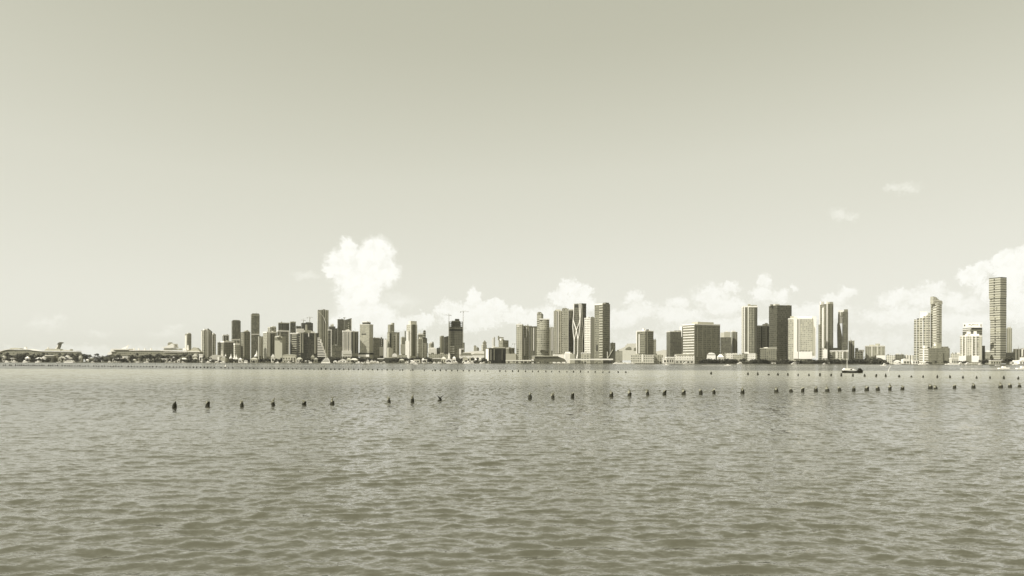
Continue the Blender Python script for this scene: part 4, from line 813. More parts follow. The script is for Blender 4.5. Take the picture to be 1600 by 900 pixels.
# ------------------------------------------------------------------ landmarks for labels
LM = [(-60,45,'front of leftmost ship'),(45,75,'middle of leftmost ship'),(75,100,'dark whale-tail funnel'),(100,128,'stern of leftmost ship'),
      (128,166,'gap between cruise ships'),(166,205,'bow of second ship'),(205,248,'middle of second ship'),(248,285,'canopy of second ship'),(285,313,'stern of second ship'),
      (313,338,'three leftmost condo towers'),(338,360,'white domed arena'),(360,392,'plain dark tower'),(392,411,'tall rounded tower'),(411,432,'wide pale condo slab'),
      (432,453,'plain pale box tower'),(453,470,'tower with balcony bands'),(470,496,'near-black block with piers'),(496,518,'white ziggurat building'),(518,535,'squat plain grey block'),(535,560,'striped black-and-white tower'),
      (560,584,'blank-faced pale tower'),(584,605,'plain grey slab'),(605,626,'frame-topped grey tower'),(626,653,'white crowned tower'),(653,682,'short grey cylinder'),(682,700,'pale slab beside construction'),
      (700,726,'dark construction tower'),(726,757,'long white arena'),(757,791,'near-black waterfront block'),(791,827,'low causeway'),(827,862,'round-fronted banded tower'),(862,896,'tall trio of towers'),
      (896,928,'tower with curving ribs'),(928,962,'tallest dark centre tower'),(962,994,'pale stadium'),(994,1036,'half-dark apartment tower'),(1036,1066,'dark-faced office block'),(1066,1126,'wide gridded hotel'),
      (1126,1157,'ragged-crown mid-rise'),(1157,1185,'tall ribbed tower'),(1185,1201,'mid-height ribbed block'),(1201,1236,'darkest bulky tower'),(1236,1278,'broad white slab'),(1278,1304,'tall two-stripe tower'),
      (1304,1327,'notched tower'),(1327,1350,'low white stepped building'),(1350,1384,'squat ribbed block'),(1384,1427,'pale low blocks'),(1427,1454,'condo rising in steps'),(1454,1486,'pointed condo'),
      (1486,1538,'white condo with humps'),(1538,1574,'three-segment tower'),(1574,1700,'buildings at right edge')]
LM = [(a_, b_, 'the ' + t_) for a_, b_, t_ in LM]
ORD = ['first','second','third','fourth','fifth','sixth','seventh','eighth','ninth','tenth','eleventh','twelfth','thirteenth','fourteenth','fifteenth','sixteenth','seventeenth','eighteenth','nineteenth','twentieth'] + ['twenty-' + w_ for w_ in ('first','second','third','fourth','fifth','sixth','seventh','eighth','ninth','tenth')]
def lm(px):
    for a, b, t in LM:
        if a <= px < b: return t
    return LM[-1][2] if px > 1500 else LM[0][2]
class Names:
    """collect (object, px, text) and label left to right within each landmark"""
    def __init__(s): s.d = {}
    def add(s, o, px, head, tail): s.d.setdefault((head, tail, lm(px)), []).append((px, o))
    def flush(s):
        for (h, t, l), lst in s.d.items():
            lst.sort(key=lambda q: q[0])
            for i, (px, o) in enumerate(lst):
                if len(lst) == 1: o['label'] = f'{h} {t} {l}'
                else: o['label'] = f'{ORD[min(i, 29)]} {h} from left {t} {l}'
NM = Names()

# ------------------------------------------------------------------ shoreline houses
def house(x0, x1, yt, kind, wall, roof, Y=None, yb=566.6):
    Y = Y or random.uniform(2625, 2650); s = Y / F; o = PX(x0, 560, Y); Wd = (x1 - x0) * s; zt_ = PX(x0, yt, Y).z; z0 = max(1.2, min(PX(x0, yb, Y).z, zt_ - 2))
    e = empty('house', '', 'house', (o.x, Y, 0), 0, 'low houses and halls along the far shore'); D = max(8, min(16, Wd * .7)); H = zt_ - 1.2
    eave = 1.2 + H * (0.68 if kind in 'ghp' else 0.86)
    mw = M(wall) if wall != 'win' else fac(.7, .07, 5, 4.2, .5, .45)
    wl_ = MB().box(0, Wd, 0, D, 1.2, eave).build('wall', mw, e)
    r = MB(); ov = 0.7
    if kind == 'g': r.slab([(-ov, eave), (Wd + ov, eave), (Wd / 2, zt_)], -ov, D + ov)
    elif kind == 'h':
        q = min(Wd * .3, D * .5); a = [(-ov, -ov), (Wd + ov, -ov), (Wd + ov, D + ov), (-ov, D + ov)]
        r.v = [(p[0], p[1], eave) for p in a] + [(q, D / 2, zt_), (Wd - q, D / 2, zt_)]
        r.f = [(0, 1, 5, 4), (1, 2, 5), (2, 3, 4, 5), (3, 0, 4), (3, 2, 1, 0)]; r.uv = [(0, 0)] * 18
    elif kind == 'p': r.v = [(-ov, -ov, eave), (Wd + ov, -ov, eave), (Wd + ov, D + ov, eave), (-ov, D + ov, eave), (Wd / 2, D / 2, zt_)]; r.f = [(0,1,4),(1,2,4),(2,3,4),(3,0,4),(3,2,1,0)]; r.uv = [(0,0)] * 16
    elif kind == 'a':
        r.slab([(-ov, eave)] + [(Wd / 2 - (Wd / 2 + ov) * math.cos(math.pi * k / 10), eave + (zt_ - eave) * math.sin(math.pi * k / 10)) for k in range(10, -1, -1)][:-1], -ov, D + ov)
    else: r.box(-ov, Wd + ov, -ov, D + ov, eave, zt_)
    r.build('roof', roof, e)
    # window openings on the near wall
    n = max(1, int(Wd / 7)); 
    if eave - 1.2 > 3:
        for k in range(min(n, 5)):
            u = Wd * (k + .5) / min(n, 5); MB().box(u - Wd * .12 / min(n,5) * 2, u + Wd * .12 / min(n,5) * 2, -.25, .1, 1.2 + (eave - 1.2) * .25, 1.2 + (eave - 1.2) * .7).build('window', 'dark', wl_)
    kt = {'g': 'gabled', 'h': 'hipped', 'p': 'pyramid-roofed', 'a': 'arch-roofed', 'f': 'flat-roofed'}[kind]
    col = {'white': 'white', 'pale': 'pale', 'stone': 'light grey', 'grey': 'grey', 'dim': 'dim brown', 'win': 'white'}[roof if roof != 'dark' else wall]
    NM.add(e, (x0 + x1) / 2, f'small {col} {kt} house', 'on shore before')
    return e
HS = [(-8,13,562.6,'f','white','white'),(13.5,22,559.3,'f','win','white'),(27,47,561.8,'f','dim','grey'),(3,8,555,'g','stone','pale'),(39,45,556.5,'p','white','white'),(54,65,558.6,'h','win','white'),(64.5,71,556.6,'g','white','white'),
      (70.5,84,554.6,'f','dim','pale'),(80,90,556.2,'h','grey','stone'),(91,100,556.8,'g','stone','pale'),(101,107.5,554.8,'g','white','white'),(107,112,558,'g','dim','pale'),(123,127,555.2,'g','stone','pale'),(133.5,138,561.2,'h','white','white'),(139,145,559.5,'f','dim','stone'),(145.5,154,562.2,'a','dim','white'),
      (154.5,159.5,563,'h','white','white'),(162,171,558.2,'f','dim','dim'),(175.5,186,559.2,'h','win','white'),(187,192,559.5,'f','win','white'),(191.5,199.5,557,'f','win','white'),(206,212,561,'h','stone','stone'),(216,222,563.8,'f','pale','pale'),
      (228,241,559.2,'h','stone','pale'),(240,251,559.2,'h','dim','dim'),(252,261,560.2,'f','win','white'),(267,273.5,557.2,'h','white','white'),(277,281.5,561,'g','white','white'),(281,291,559,'h','dim','pale'),(291,296,560.5,'f','dim','grey'),(301,308,558.8,'h','grey','stone'),
      (300,309,552.6,'g','grey','pale'),(311,316,553.4,'f','white','white'),(318,324,557,'p','stone','grey'),(318.5,325,564,'f','white','white'),(327,334,562,'h','pale','white'),(331,338,564.4,'f','pale','pale'),
      (372.5,377.5,559,'p','white','white'),(376.5,380,561.5,'f','stone','pale'),(391,402,558.8,'h','stone','stone'),(423.5,429,553.2,'g','pale','white'),(441.5,462,553.6,'a','stone','stone'),(443,454,561.6,'f','stone','pale'),(444,452,563.8,'g','stone','pale'),
      (454,459.5,564,'h','pale','white'),(461,471,563.2,'h','stone','white'),(463,471.5,558.4,'h','pale','stone'),(464,468,560.4,'h','white','white'),(475,484,563.2,'h','pale','pale'),(486,491,554.2,'g','grey','stone'),(490.5,496,558.8,'g','grey','pale'),
      (521,526,563.6,'h','white','white'),(530.5,540,561.2,'g','white','white'),(541.5,548,559.2,'h','stone','stone'),(547,558.5,559.8,'h','stone','pale'),(545,549,562,'g','pale','pale'),(590,600,559.8,'f','dim','white'),(600.5,613,558.2,'a','dark','stone'),
      (601,605.5,565,'f','white','white'),(623.5,631.5,560.8,'h','grey','stone'),(640,647,563,'h','pale','white'),(646.5,656,561.8,'f','pale','pale'),(659,663,559.4,'p','white','white'),(661,667,561.2,'f','pale','white'),
      (675,690,559.5,'a','dim','white'),(689,697,557.2,'p','stone','pale'),(696,706,559.6,'g','white','white'),(701,712,561.6,'h','white','white'),(707,712,556.4,'p','white','white'),(723,731,556.8,'g','stone','stone'),(733,735.5,557.6,'g','stone','stone'),
      (722,731,563.4,'h','white','pale'),(731,740,563.2,'f','stone','pale'),(741.5,745,559.6,'p','white','white'),(748,752,558.8,'p','pale','pale'),(745,752,563.6,'f','stone','stone'),(754,767,564.8,'f','stone','stone'),
      (700,703,550.5,'g','white','white'),(843,850,563,'f','grey','grey'),(1036,1042,559,'f','white','white'),(1041.5,1053,557.6,'f','win','white'),(1055,1084,562,'f','win','white'),(1122,1131,553.4,'h','pale','white'),(1206,1212,566.5,'f','white','white'),(1243,1249,565,'h','white','white'),
      (1265.5,1270,564,'g','white','white'),(1290,1296,566,'f','pale','pale'),(1399,1408,563,'h','pale','white'),(1426,1434,562,'f','white','white'),(1436,1446,565.6,'f','white','white'),
      (1487,1497,559.5,'f','pale','white'),(1548,1564,562.6,'f','stone','white'),(1593,1602,562,'g','white','white'),(1581,1592,565,'f','win','white')]
for h in HS: house(*h)
# tent sails and white cones
def tent(px0, px1, ya, yb, lab, ap=.55):
    s = 2650 / F; e = PX(px0, yb, 2650); W_ = (px1 - px0) * s; H_ = (yb - ya) * s
    b = MB(); n = 8
    ring = [(W_ / 2 + W_ / 2 * math.cos(2 * math.pi * k / n), W_ / 2 * math.sin(2 * math.pi * k / n), 0) for k in range(n)]
    mid = [(W_ * ap + W_ * .2 * math.cos(2 * math.pi * k / n), W_ * .2 * math.sin(2 * math.pi * k / n), H_ * .42) for k in range(n)]
    b.v = ring + mid + [(W_ * ap, 0, H_)]
    for k in range(n):
        j = (k + 1) % n; b.f += [(k, j, n + j, n + k), (n + k, n + j, 2 * n)]; b.uv += [(0, 0)] * 7
    o = b.build('tent_roof', 'white', None); o.location = e; tagl(o, lab, 'tent')
tent(358, 363.5, 552, 560, 'small pointed white tent roof left of two taller ones under the dark tower')
tent(364, 369, 551.5, 561, 'taller pointed white tent roof, left of a touching pair')
tent(368, 372.5, 553, 561, 'pointed white tent roof, right of a touching pair', .3)
tent(396.8, 403, 546.6, 557, 'tall sharp white sail-like tent at foot of the rounded tower', .72)
tent(198, 205, 559.8, 566.5, 'leaning white triangular tent in front of the second cruise ship bow', .3)
tent(351, 354, 552, 556.5, 'tiny white peaked tent beside the white domed arena')

# ------------------------------------------------------------------ boats
def yacht_proto():
    e = empty('motor_yacht', '', 'boat', (0, 0, 0), 0, 'white boats moored along the far shore')
    h = MB(); n = 8; L_ = 14.0
    top = []; bot = []
    for k in range(n + 1):
        u = k / n; wdt = 2.0 * (1 - max(0, (u - .55) / .45) ** 2); top.append((u * L_, wdt, 1.6 + .7 * u)); bot.append((u * L_ * .93, wdt * .7, -.2))
    h.v = [(x, -w_, z) for x, w_, z in top] + [(x, w_, z) for x, w_, z in top] + [(x, -w_, z) for x, w_, z in bot] + [(x, w_, z) for x, w_, z in bot]
    m = n + 1
    for k in range(n):
        h.f += [(k, k + 1, m + k + 1, m + k), (2*m + k, 2*m + k + 1, k + 1, k), (m + k, m + k + 1, 3*m + k + 1, 3*m + k)]; h.uv += [(0, 0)] * 12
    h.f.append((0, m, 3*m, 2*m)); h.uv += [(0, 0)] * 4
    h.build('hull', 'white', e)
    cb_ = MB().slab([(2, 1.7), (10.4, 1.9), (8.8, 3.6), (2, 3.6)], -1.5, 1.5).build('cabin', 'white', e)
    MB().slab([(3, 2.3), (9.6, 2.4), (8.9, 3.2), (3, 3.2)], -1.56, 1.56).build('window_band', 'dark', cb_)
    MB().slab([(2.6, 3.6), (7.4, 3.6), (6.6, 5.2), (3.0, 5.2)], -1.1, 1.1).build('flybridge', 'white', e)
    return e
yp = yacht_proto()
yl = [8,19,36,62,95,118,142,168,212,233,262,283,322,335,352,381,436,448,468,488,526,538,549,563,567,573,577,581,585,589,593,603,632,643,648,661,676,683,691,697,704,712,716,724,728,735,741,749,758,966,972,979,986,1068,1160,1243,1290,1380,1398,1440,1447,1482,1497,1515,1528,1590]
for i, px in enumerate(yl):
    o = yp if i == 0 else copy_tree(yp)
    Y = random.uniform(2560, 2592); o.location = PX(px, 567, Y); o.location.z = 0; k = random.uniform(.8, 1.6); o.scale = (k * random.choice((1, -1)), k, k); o.rotation_euler[2] = R(random.uniform(-20, 20))
    NM.add(o, px, 'white motor yacht', 'moored below')
def bigyacht(px0, px1, yb, tiers, label, Y=2575, mt='white'):
    s = Y / F; p = PX(px0, yb, Y); e = empty('ferry' if len(tiers) > 2 else 'large_yacht', label, 'boat', (p.x, Y, 0)); W_ = (px1 - px0) * s
    MB().slab([(0, -.3), (W_ * .97, -.3), (W_, 3), (0, 2.6)], 0, 7).build('hull', mt, e)
    z = 2.6
    for (a, b, h) in tiers:
        dh_ = MB().slab([(a * W_, z), (b * W_, z), ((b - .03) * W_, z + h), (a * W_, z + h)], .8, 6.2).build('deckhouse', 'white', e)
        MB().box((a + .05) * W_, (b - .08) * W_, .6, 6.4, z + h * .35, z + h * .75).build('window_band', 'dim', dh_); z += h
    MB().tube([(W_ * .5, 3.5, z), (W_ * .5, 3.5, z + 4)], .2, 5).build('mast', 'white', e)
    return e
bigyacht(99.5, 114, 567, [(.1,.95,3.2),(.3,.9,3)], 'double-decked white excursion boat just off shore below the whale-tail ship stern', 2560)
bigyacht(501.5, 516, 566.5, [(.08,.95,4.5),(.2,.9,4),(.32,.85,4),(.45,.75,3)], 'big white tiered yacht like a stepped pyramid at foot of the ziggurat building', 2580)
bigyacht(381, 386.5, 566, [(.05,.95,3),(.1,.9,3.5)], 'tall white and dark striped boat moored below the tower with white left side', 2580)
bigyacht(571.5, 577, 566, [(.1,.9,4.5),(.3,.8,4)], 'white clustered yacht, left one below the blank-faced pale tower', 2585)
bigyacht(577.5, 583.5, 566, [(.1,.9,4),(.3,.8,3.5)], 'white clustered yacht, middle one below the blank-faced pale tower', 2583)
bigyacht(582.5, 588.5, 566.5, [(.1,.9,3.5),(.3,.8,2.5)], 'white clustered yacht, right one below the blank-faced pale tower', 2579)
bigyacht(640.5, 652, 566.5, [(.1,.7,3)], 'long white boat below the white crowned tower', 2575)
bigyacht(958, 985, 568, [(.1,.8,2.5)], 'long white boat at quay left of the half-pale half-dark apartment tower', 2590)
bigyacht(1436, 1447, 569.5, [(.2,.6,3)], 'white boat with tapered bow below the broad louvred apartment block', 2560)
bigyacht(1478, 1500, 570, [(.2,.5,2)], 'long low white boat between broad apartment block and humped condo', 2560)
def speedboat(px, py, L_, label, mt='white', flip=1, wake=True):
    p = onwater(px, py); e = empty('speedboat', label, 'boat', p, 0); e.scale = (flip, 1, 1)
    MB().slab([(0, -.1), (L_ * .9, -.1), (L_, .9), (0, .7)], -1, 1).build('hull', mt, e)
    MB().slab([(L_*.35, .8), (L_*.7, .85), (L_*.6, 1.7), (L_*.38, 1.7)], -.7, .7).build('windshield_cabin', 'white', e)
    if wake:
        b = MB(); b.prism([(-L_*3.5, -1.2), (0, -.5), (0, .5), (-L_*3.5, 1.2)], 0.02, .25); b.build('wake_foam', 'foam', e)
speedboat(1036, 570.6, 9, 'tiny speedboat trailing a long pale wake below the exhibition hall left', 'white')
speedboat(1132, 571.3, 8, 'tiny white speedboat with wake in front of the mangroves')
speedboat(1546, 571.9, 22, 'small dark-hulled boat in front of the three-segment tower', 'dark', wake=False)
speedboat(1588, 577.0, 7, 'tiny speedboat with bright wake streak close to the right edge', 'white')
speedboat(1560, 576.8, 6, 'tiny speedboat with bright wake streak left of the one near the right edge', 'white')
speedboat(646, 569.3, 8, 'tiny white boat alone on the water below the white crowned tower', wake=False)
speedboat(1376, 571.5, 8, 'tiny white boat with wake in front of the round mangrove clump', 'white')

# sailboat
p = onwater(1315, 582.6); e = empty('sailboat', 'anchored sailboat with bare mast, dark hull and white cabin at right', 'sailboat', p)
s = p.y / F
h = MB(); n = 10; L_ = 34 * s
top = [(k / n * L_, 1.1 * math.sin(math.pi * min(1, .25 + .75 * (1 - k / n))) ** .8 * (1 if k < n else .05) + .02, .78 - .22 * math.sin(math.pi * k / n) + (.1 if k > 7 else 0)) for k in range(n + 1)]
m = n + 1
h.v = [(x, -w_, z) for x, w_, z in top] + [(x, w_, z) for x, w_, z in top] + [(x * .93 + .2, -w_ * .75, -.15) for x, w_, z in top] + [(x * .93 + .2, w_ * .75, -.15) for x, w_, z in top]
for k in range(n): h.f += [(k, k+1, m+k+1, m+k), (2*m+k, 2*m+k+1, k+1, k), (m+k, m+k+1, 3*m+k+1, 3*m+k)]; h.uv += [(0, 0)] * 12
h.f.append((0, m, 3*m, 2*m)); h.uv += [(0, 0)] * 4
h.build('hull', 'black', e)
MB().slab([(.3, .85), (3.3, .85), (3.0, 1.45), (.9, 1.5)], -.7, .7).build('cabin', 'white', e)
MB().slab([(2.5, .95), (3.1, .95), (3.0, 1.3), (2.6, 1.3)], -.74, .74).build('hatch', 'dark', e)
MB().slab([(3.4, .8), (4.6, .8), (3.7, 1.3)], -.4, .4).build('foredeck_sail_bag', 'white', e)
MB().tube([(5.3, 0, .7), (5.6, 0, 1.15), (6.0, 0, 1.2), (6.5, 0, .75)], [.35, .38, .34, .2], 8).build('dark_canopy', 'black', e)
MB().box(.1, L_ * .9, -.03, .03, .98, 1.02).build('rail', 'metal', e)
MB().tube([(1.75, 0, 1.2), (1.75, 0, 37 * s)], [.07, .04], 8).build('mast', 'white', e)
MB().tube([(1.75, 0, 1.9), (4.9, 0, 1.75)], [.06, .05], 6).build('boom', 'metal', e)
MB().tube([(1.75, 0, 36 * s), (L_ * .98, 0, .8)], .012, 4).build('forestay', 'metal', e)
# channel marker, stake
p = onwater(571, 573.4); e = empty('channel_marker', 'small lattice tripod marker standing in the water below the blank-faced tower', 'marker', p)
for dx, dy in ((-2.2, 0), (2.2, 0), (0, 2)): MB().tube([(dx, dy, -.5), (0, 0, 3.6)], .11, 5).build('leg', 'dim', e)
MB().tube([(-1.3, 0, 1.4), (1.3, 0, 1.4)], .09, 4).build('crossbar', 'dim', e); MB().box(-.4, .4, -.05, .05, 2.9, 3.8).build('sign_board', 'dim', e)
p = onwater(1387, 581); b = MB(); b.tube([(0, 0, -.5), (.5, 0, 1.1), (1.1, 0, 2.2)], [.07, .06, .05], 6); o = b.build('leaning_stake', 'white'); o.location = p; tagl(o, 'thin leaning white stake in the water right of the sailboat', 'stake')
p = onwater(352.5, 573); b = MB(); b.tube([(0, 0, -.3), (0, 0, .5), (0, 0, 1.0), (0, 0, 1.3)], [.5, .45, .2, .05], 8); o = b.build('buoy', 'white'); o.location = p; tagl(o, 'small white buoy near the far piling row below the white domed arena', 'buoy')
p = onwater(662, 573.5); b = MB(); b.tube([(0, 0, -.5), (0, 0, 3.2)], .09, 6); o = b.build('marker_pole', 'stone'); o.location = p; tagl(o, 'thin pale pole in the water below the short grey cylinder', 'pole')
# masts ashore
for px, yt, yb, lab in [(1323.2, 0, 0, None)]: pass

# ------------------------------------------------------------------ trees
def leafy(seed, H=14, Wd=12, nclump=13, nleaf=26, mat='leaf', trunk=.28, kind='tree'):
    rr = random.Random(seed); b = MB()
    cl = []
    for k in range(nclump):
        a = rr.uniform(0, 6.28); q = rr.uniform(0, 1) ** .6
        cl.append((math.cos(a) * q * Wd * .42, math.sin(a) * q * Wd * .42, H * trunk + rr.uniform(.05, .95) * H * (1 - trunk) * (1 - .35 * q), rr.uniform(.13, .24) * Wd))
    for (x, y, z, r_) in cl:
        for j in range(nleaf):
            d = Vector((rr.gauss(0, 1), rr.gauss(0, 1), rr.gauss(0, .7))).normalized() * r_ * rr.uniform(.5, 1.1)
            c = Vector((x, y, z)) + d; n_ = (d.normalized() + Vector((rr.gauss(0, .5), rr.gauss(0, .5), rr.gauss(0, .5)))).normalized()
            u = n_.orthogonal().normalized(); v = n_.cross(u); sz = rr.uniform(.45, 1.1)
            b.face([c + u * sz, c + v * sz * .7, c - u * sz, c - v * sz * .7], [(0, 0)] * 4)
    e = empty(kind, '', kind.replace('_', ' '), (0, 0, 0)); me = bpy.data.meshes.new('crown'); me.from_pydata(b.v, [], b.f); me.materials.append(M(mat))
    o = bpy.data.objects.new('crown', me); COL.objects.link(o); o.parent = e
    t = MB(); t.tube([(0, 0, -.5), (.2, 0, H * .3), (0, .2, H * .6)], [H * .03, H * .022, H * .01], 6)
    for k in range(5): x, y, z, r_ = cl[k]; t.tube([(.1, 0, H * .25), (x * .5, y * .5, (z + H * .3) / 2), (x, y, z)], [H * .014, H * .01, H * .004], 5)
    t.build('trunk', 'bark', e); return e
def palm(seed, H=17, mat='leaf'):
    rr = random.Random(seed); e = empty('palm_tree', '', 'palm tree', (0, 0, 0)); lean = rr.uniform(-1.2, 1.2)
    MB().tube([(0, 0, -.5), (lean * .3, 0, H * .4), (lean, 0, H * .8), (lean * 1.1, 0, H * .9)], [.45, .32, .26, .24], 6).build('trunk', 'bark', e)
    b = MB(); top = Vector((lean * 1.1, 0, H * .88))
    for k in range(22):
        a = k * 2.4 + rr.uniform(-.2, .2); up = rr.uniform(-.1, 1.1); L_ = rr.uniform(3.0, 4.4); dr = Vector((math.cos(a), math.sin(a), 0)); side = Vector((-dr.y, dr.x, 0))
        prev = top; pw = .25
        for j in range(1, 6):
            u = j / 5; p_ = top + dr * L_ * u * (1 - .15 * up) + Vector((0, 0, L_ * (up * u - (1.1 + .3 * up) * u * u))); w_ = .75 * math.sin(math.pi * min(1, .15 + u * .83)) + .05
            dz = Vector((0, 0, -.35 * w_))
            b.face([prev, prev + side * pw + dz, p_ + side * w_ + dz, p_], [(0, 0)] * 4); b.face([prev - side * pw + dz, prev, p_, p_ - side * w_ + dz], [(0, 0)] * 4)
            prev = p_; pw = w_
    me = bpy.data.meshes.new('crown'); me.from_pydata(b.v, [], b.f); me.materials.append(M(mat)); o = bpy.data.objects.new('crown', me); COL.objects.link(o); o.parent = e
    return e
LV = [leafy(1), leafy(2, mat='leaf_dark'), leafy(3, 13, 14, 15), leafy(4, 14, 11, 12, mat='leaf_pale'), leafy(5, 12, 15, 15, mat='leaf_dark')]
MG = [leafy(11, 9, 14, 15, 26, 'leaf_dark', .02, 'mangrove_bush'), leafy(12, 9, 15, 15, 26, 'leaf', .0, 'mangrove_bush'), leafy(13, 8, 13, 14, 26, 'leaf_pale', .02, 'mangrove_bush')]
SH = [leafy(14, 9, 14, 15, 26, 'leaf_dark', .02, 'shrub'), leafy(15, 9, 15, 15, 26, 'leaf', .0, 'shrub')]
PL = [palm(21), palm(22, 18, 'leaf_dark'), palm(23, 15)]
used = set()
def place(proto, px, hpx, Y, head, tail, group, natH):
    o = proto if proto.name not in used else copy_tree(proto); used.add(proto.name)
    k = hpx * Y / F / natH; p = PX(px, 560, Y); o.location = (p.x, Y, 1.2); o.scale = (k * random.uniform(.9, 1.15), k, k); o.rotation_euler = (0, 0, random.uniform(0, 6.28)); o['group'] = group
    NM.add(o, px, head, tail); return o
rt = random.Random(5)
# (x from, x to, spacing px, min h, max h, palm share, gap chance)
ZN = [(-6,120,2.5,10,15.5,.45,.06),(120,130,2.4,8,10,.4,.1),(130,172,2.4,10,14,.45,.05),(172,318,2.5,9.5,15,.42,.08),(318,330,2.6,6,9,.3,.12),(330,376,3.6,3.5,5.5,.15,.3),(376,442,3.0,6,8.8,.05,.05),(442,500,3.0,7,10,.05,.05),
      (500,600,2.9,7.5,10,.05,.05),(600,700,2.9,7.5,10.5,.05,.05),(700,760,2.9,7.5,10.5,.05,.05),(795,830,4.5,3.5,6,.1,.3),(830,884,4,3,5,.05,.3),(884,985,6,2.5,5,.1,.3),(1023,1040,5,3,6,.1,.3),(1160,1166,3,8,10,.1,0),
      (1398,1436,3.6,5,8,.15,.2),(1448,1500,4.2,3.5,7,.15,.3),(1500,1512,3,5,7,0,0),(1534,1547,3.4,8,10,.0,.1),(1573,1584,3,10,15,0,0),(1584,1606,5,4,7,.3,.3)]
for (a, b_, sp, h0, h1, ps, gp) in ZN:
    x = a
    while x < b_:
        if rt.random() > gp:
            Y = rt.uniform(2652, 2672); hp = rt.uniform(h0, h1)
            if rt.random() < ps: place(rt.choice(PL), x, hp * 1.12, Y, 'palm tree', 'on shore before', 'palms of the far shore', 17)
            else: place(rt.choice(LV), x, hp, Y, 'bushy broadleaf tree', 'on shore before', 'broadleaf trees of the far shore', 14)
        x += sp * rt.uniform(.7, 1.3)
# low shrubs near water in the gaps between houses
x = -4
while x < 760:
    place(rt.choice(SH), x, rt.uniform(2.2, 4.2), rt.uniform(2606, 2618), 'low waterside shrub', 'at water below', 'low shrubs at the water', 9) if rt.random() < .55 else None
    x += 6 * rt.uniform(.7, 1.4)
x = -5
while x < 760:
    dense = x < 330
    if rt.random() < (.75 if dense else .6):
        Y = rt.uniform(2606, 2622)
        if rt.random() < (.35 if dense else .12): place(rt.choice(PL), x, rt.uniform(6.5, 11) if dense else rt.uniform(5, 8), Y, 'palm tree', 'on shore before', 'palms of the far shore', 17)
        else: place(rt.choice(LV), x, rt.uniform(5, 8.5) if dense else rt.uniform(4, 6.5), Y, 'bushy broadleaf tree', 'on shore before', 'broadleaf trees of the far shore', 14)
    x += (5 if dense else 8.5) * rt.uniform(.6, 1.4)
# mangroves at right
for (a, b_, h0, h1) in [(1092,1165,6.5,9.5),(1165,1240,6.5,9.5),(1240,1330,6.5,9),(1326,1352,7.5,10),(1344,1385,8,12)]:
    x = a
    while x < b_:
        edge = min(1, .45 + (x - a) / 12) * min(1, .5 + (b_ - x) / 12)
        place(rt.choice(MG), x, rt.uniform(h0, h1) * edge, rt.uniform(2620, 2655), 'rounded mangrove bush', 'at water below', 'mangroves along the far shore', 9)
        x += 3.0 * rt.uniform(.7, 1.3)
for pr in LV + SH + MG + PL:
    if pr.name not in used:
        for c in list(pr.children): bpy.data.objects.remove(c)
        bpy.data.objects.remove(pr)

# ------------------------------------------------------------------ pilings and birds
def piling_mesh(seed, r=.155, H=.42, taper=.8):
    rr = random.Random(seed); bm = bmesh.new(); n = 14; rings = []
    for z, k in ((-.5, 1.1), (0, 1.05), (.12, 1.1), (.3, 1.0), (.6, .96), (.85, taper + .1), (1.0, taper)):
        ring = []
        for i in range(n):
            a = 2 * math.pi * i / n; rad = r * k * (1 + .16 * math.sin(a * 2 + seed) + rr.uniform(-.07, .07))
            zz = z * H + (rr.uniform(-.035, .05) + .06 * math.cos(a + seed) if z == 1.0 else 0)
            ring.append(bm.verts.new((rad * math.cos(a) + .03 * z * math.sin(seed), rad * math.sin(a), zz)))
        rings.append(ring)
    for q in range(len(rings) - 1):
        for i in range(n): bm.faces.new((rings[q][i], rings[q][(i + 1) % n], rings[q + 1][(i + 1) % n], rings[q + 1][i]))
    c = bm.verts.new((.03 * math.sin(seed), 0, H * 1.03))
    for i in range(n): bm.faces.new((rings[-1][i], rings[-1][(i + 1) % n], c))
    me = bpy.data.meshes.new('post'); bm.to_mesh(me); bm.free(); me.materials.append(M('wood')); return me
def crust_mesh(seed, r=.15, H=.42, taper=.8):
    """white crust over the top and down the sunny side"""
    rr = random.Random(seed + 50); bm = bmesh.new(); n = 14; g = []
    cx = .03 * math.sin(seed)
    for j, (k, z) in enumerate(((0.02, H * 1.09), (.55, H * 1.075), (.98, H * 1.05), (1.09, H * .97), (1.12, H * .8))):
        ring = []
        for i in range(n):
            a = 2 * math.pi * i / n; side = max(0, math.cos(a - math.pi))      # -x side
            zz = z - (j >= 3) * side * H * rr.uniform(.0, .3) + rr.uniform(-.01, .01) + (.06 * math.cos(a + seed) if 0 < j < 3 else 0)
            ring.append(bm.verts.new((cx + r * taper * 1.12 * k * math.cos(a), r * taper * 1.12 * k * math.sin(a), zz)))
        g.append(ring)
    for q in range(4):
        for i in range(n):
            if q == 3 and math.cos(2 * math.pi * i / n) > -0.3: continue
            if q == 2 and math.cos(2 * math.pi * i / n) > 0.2: continue
            bm.faces.new((g[q][i], g[q][(i + 1) % n], g[q + 1][(i + 1) % n], g[q + 1][i]))
    me = bpy.data.meshes.new('guano_crust'); bm.to_mesh(me); bm.free(); me.materials.append(M('guano')); return me
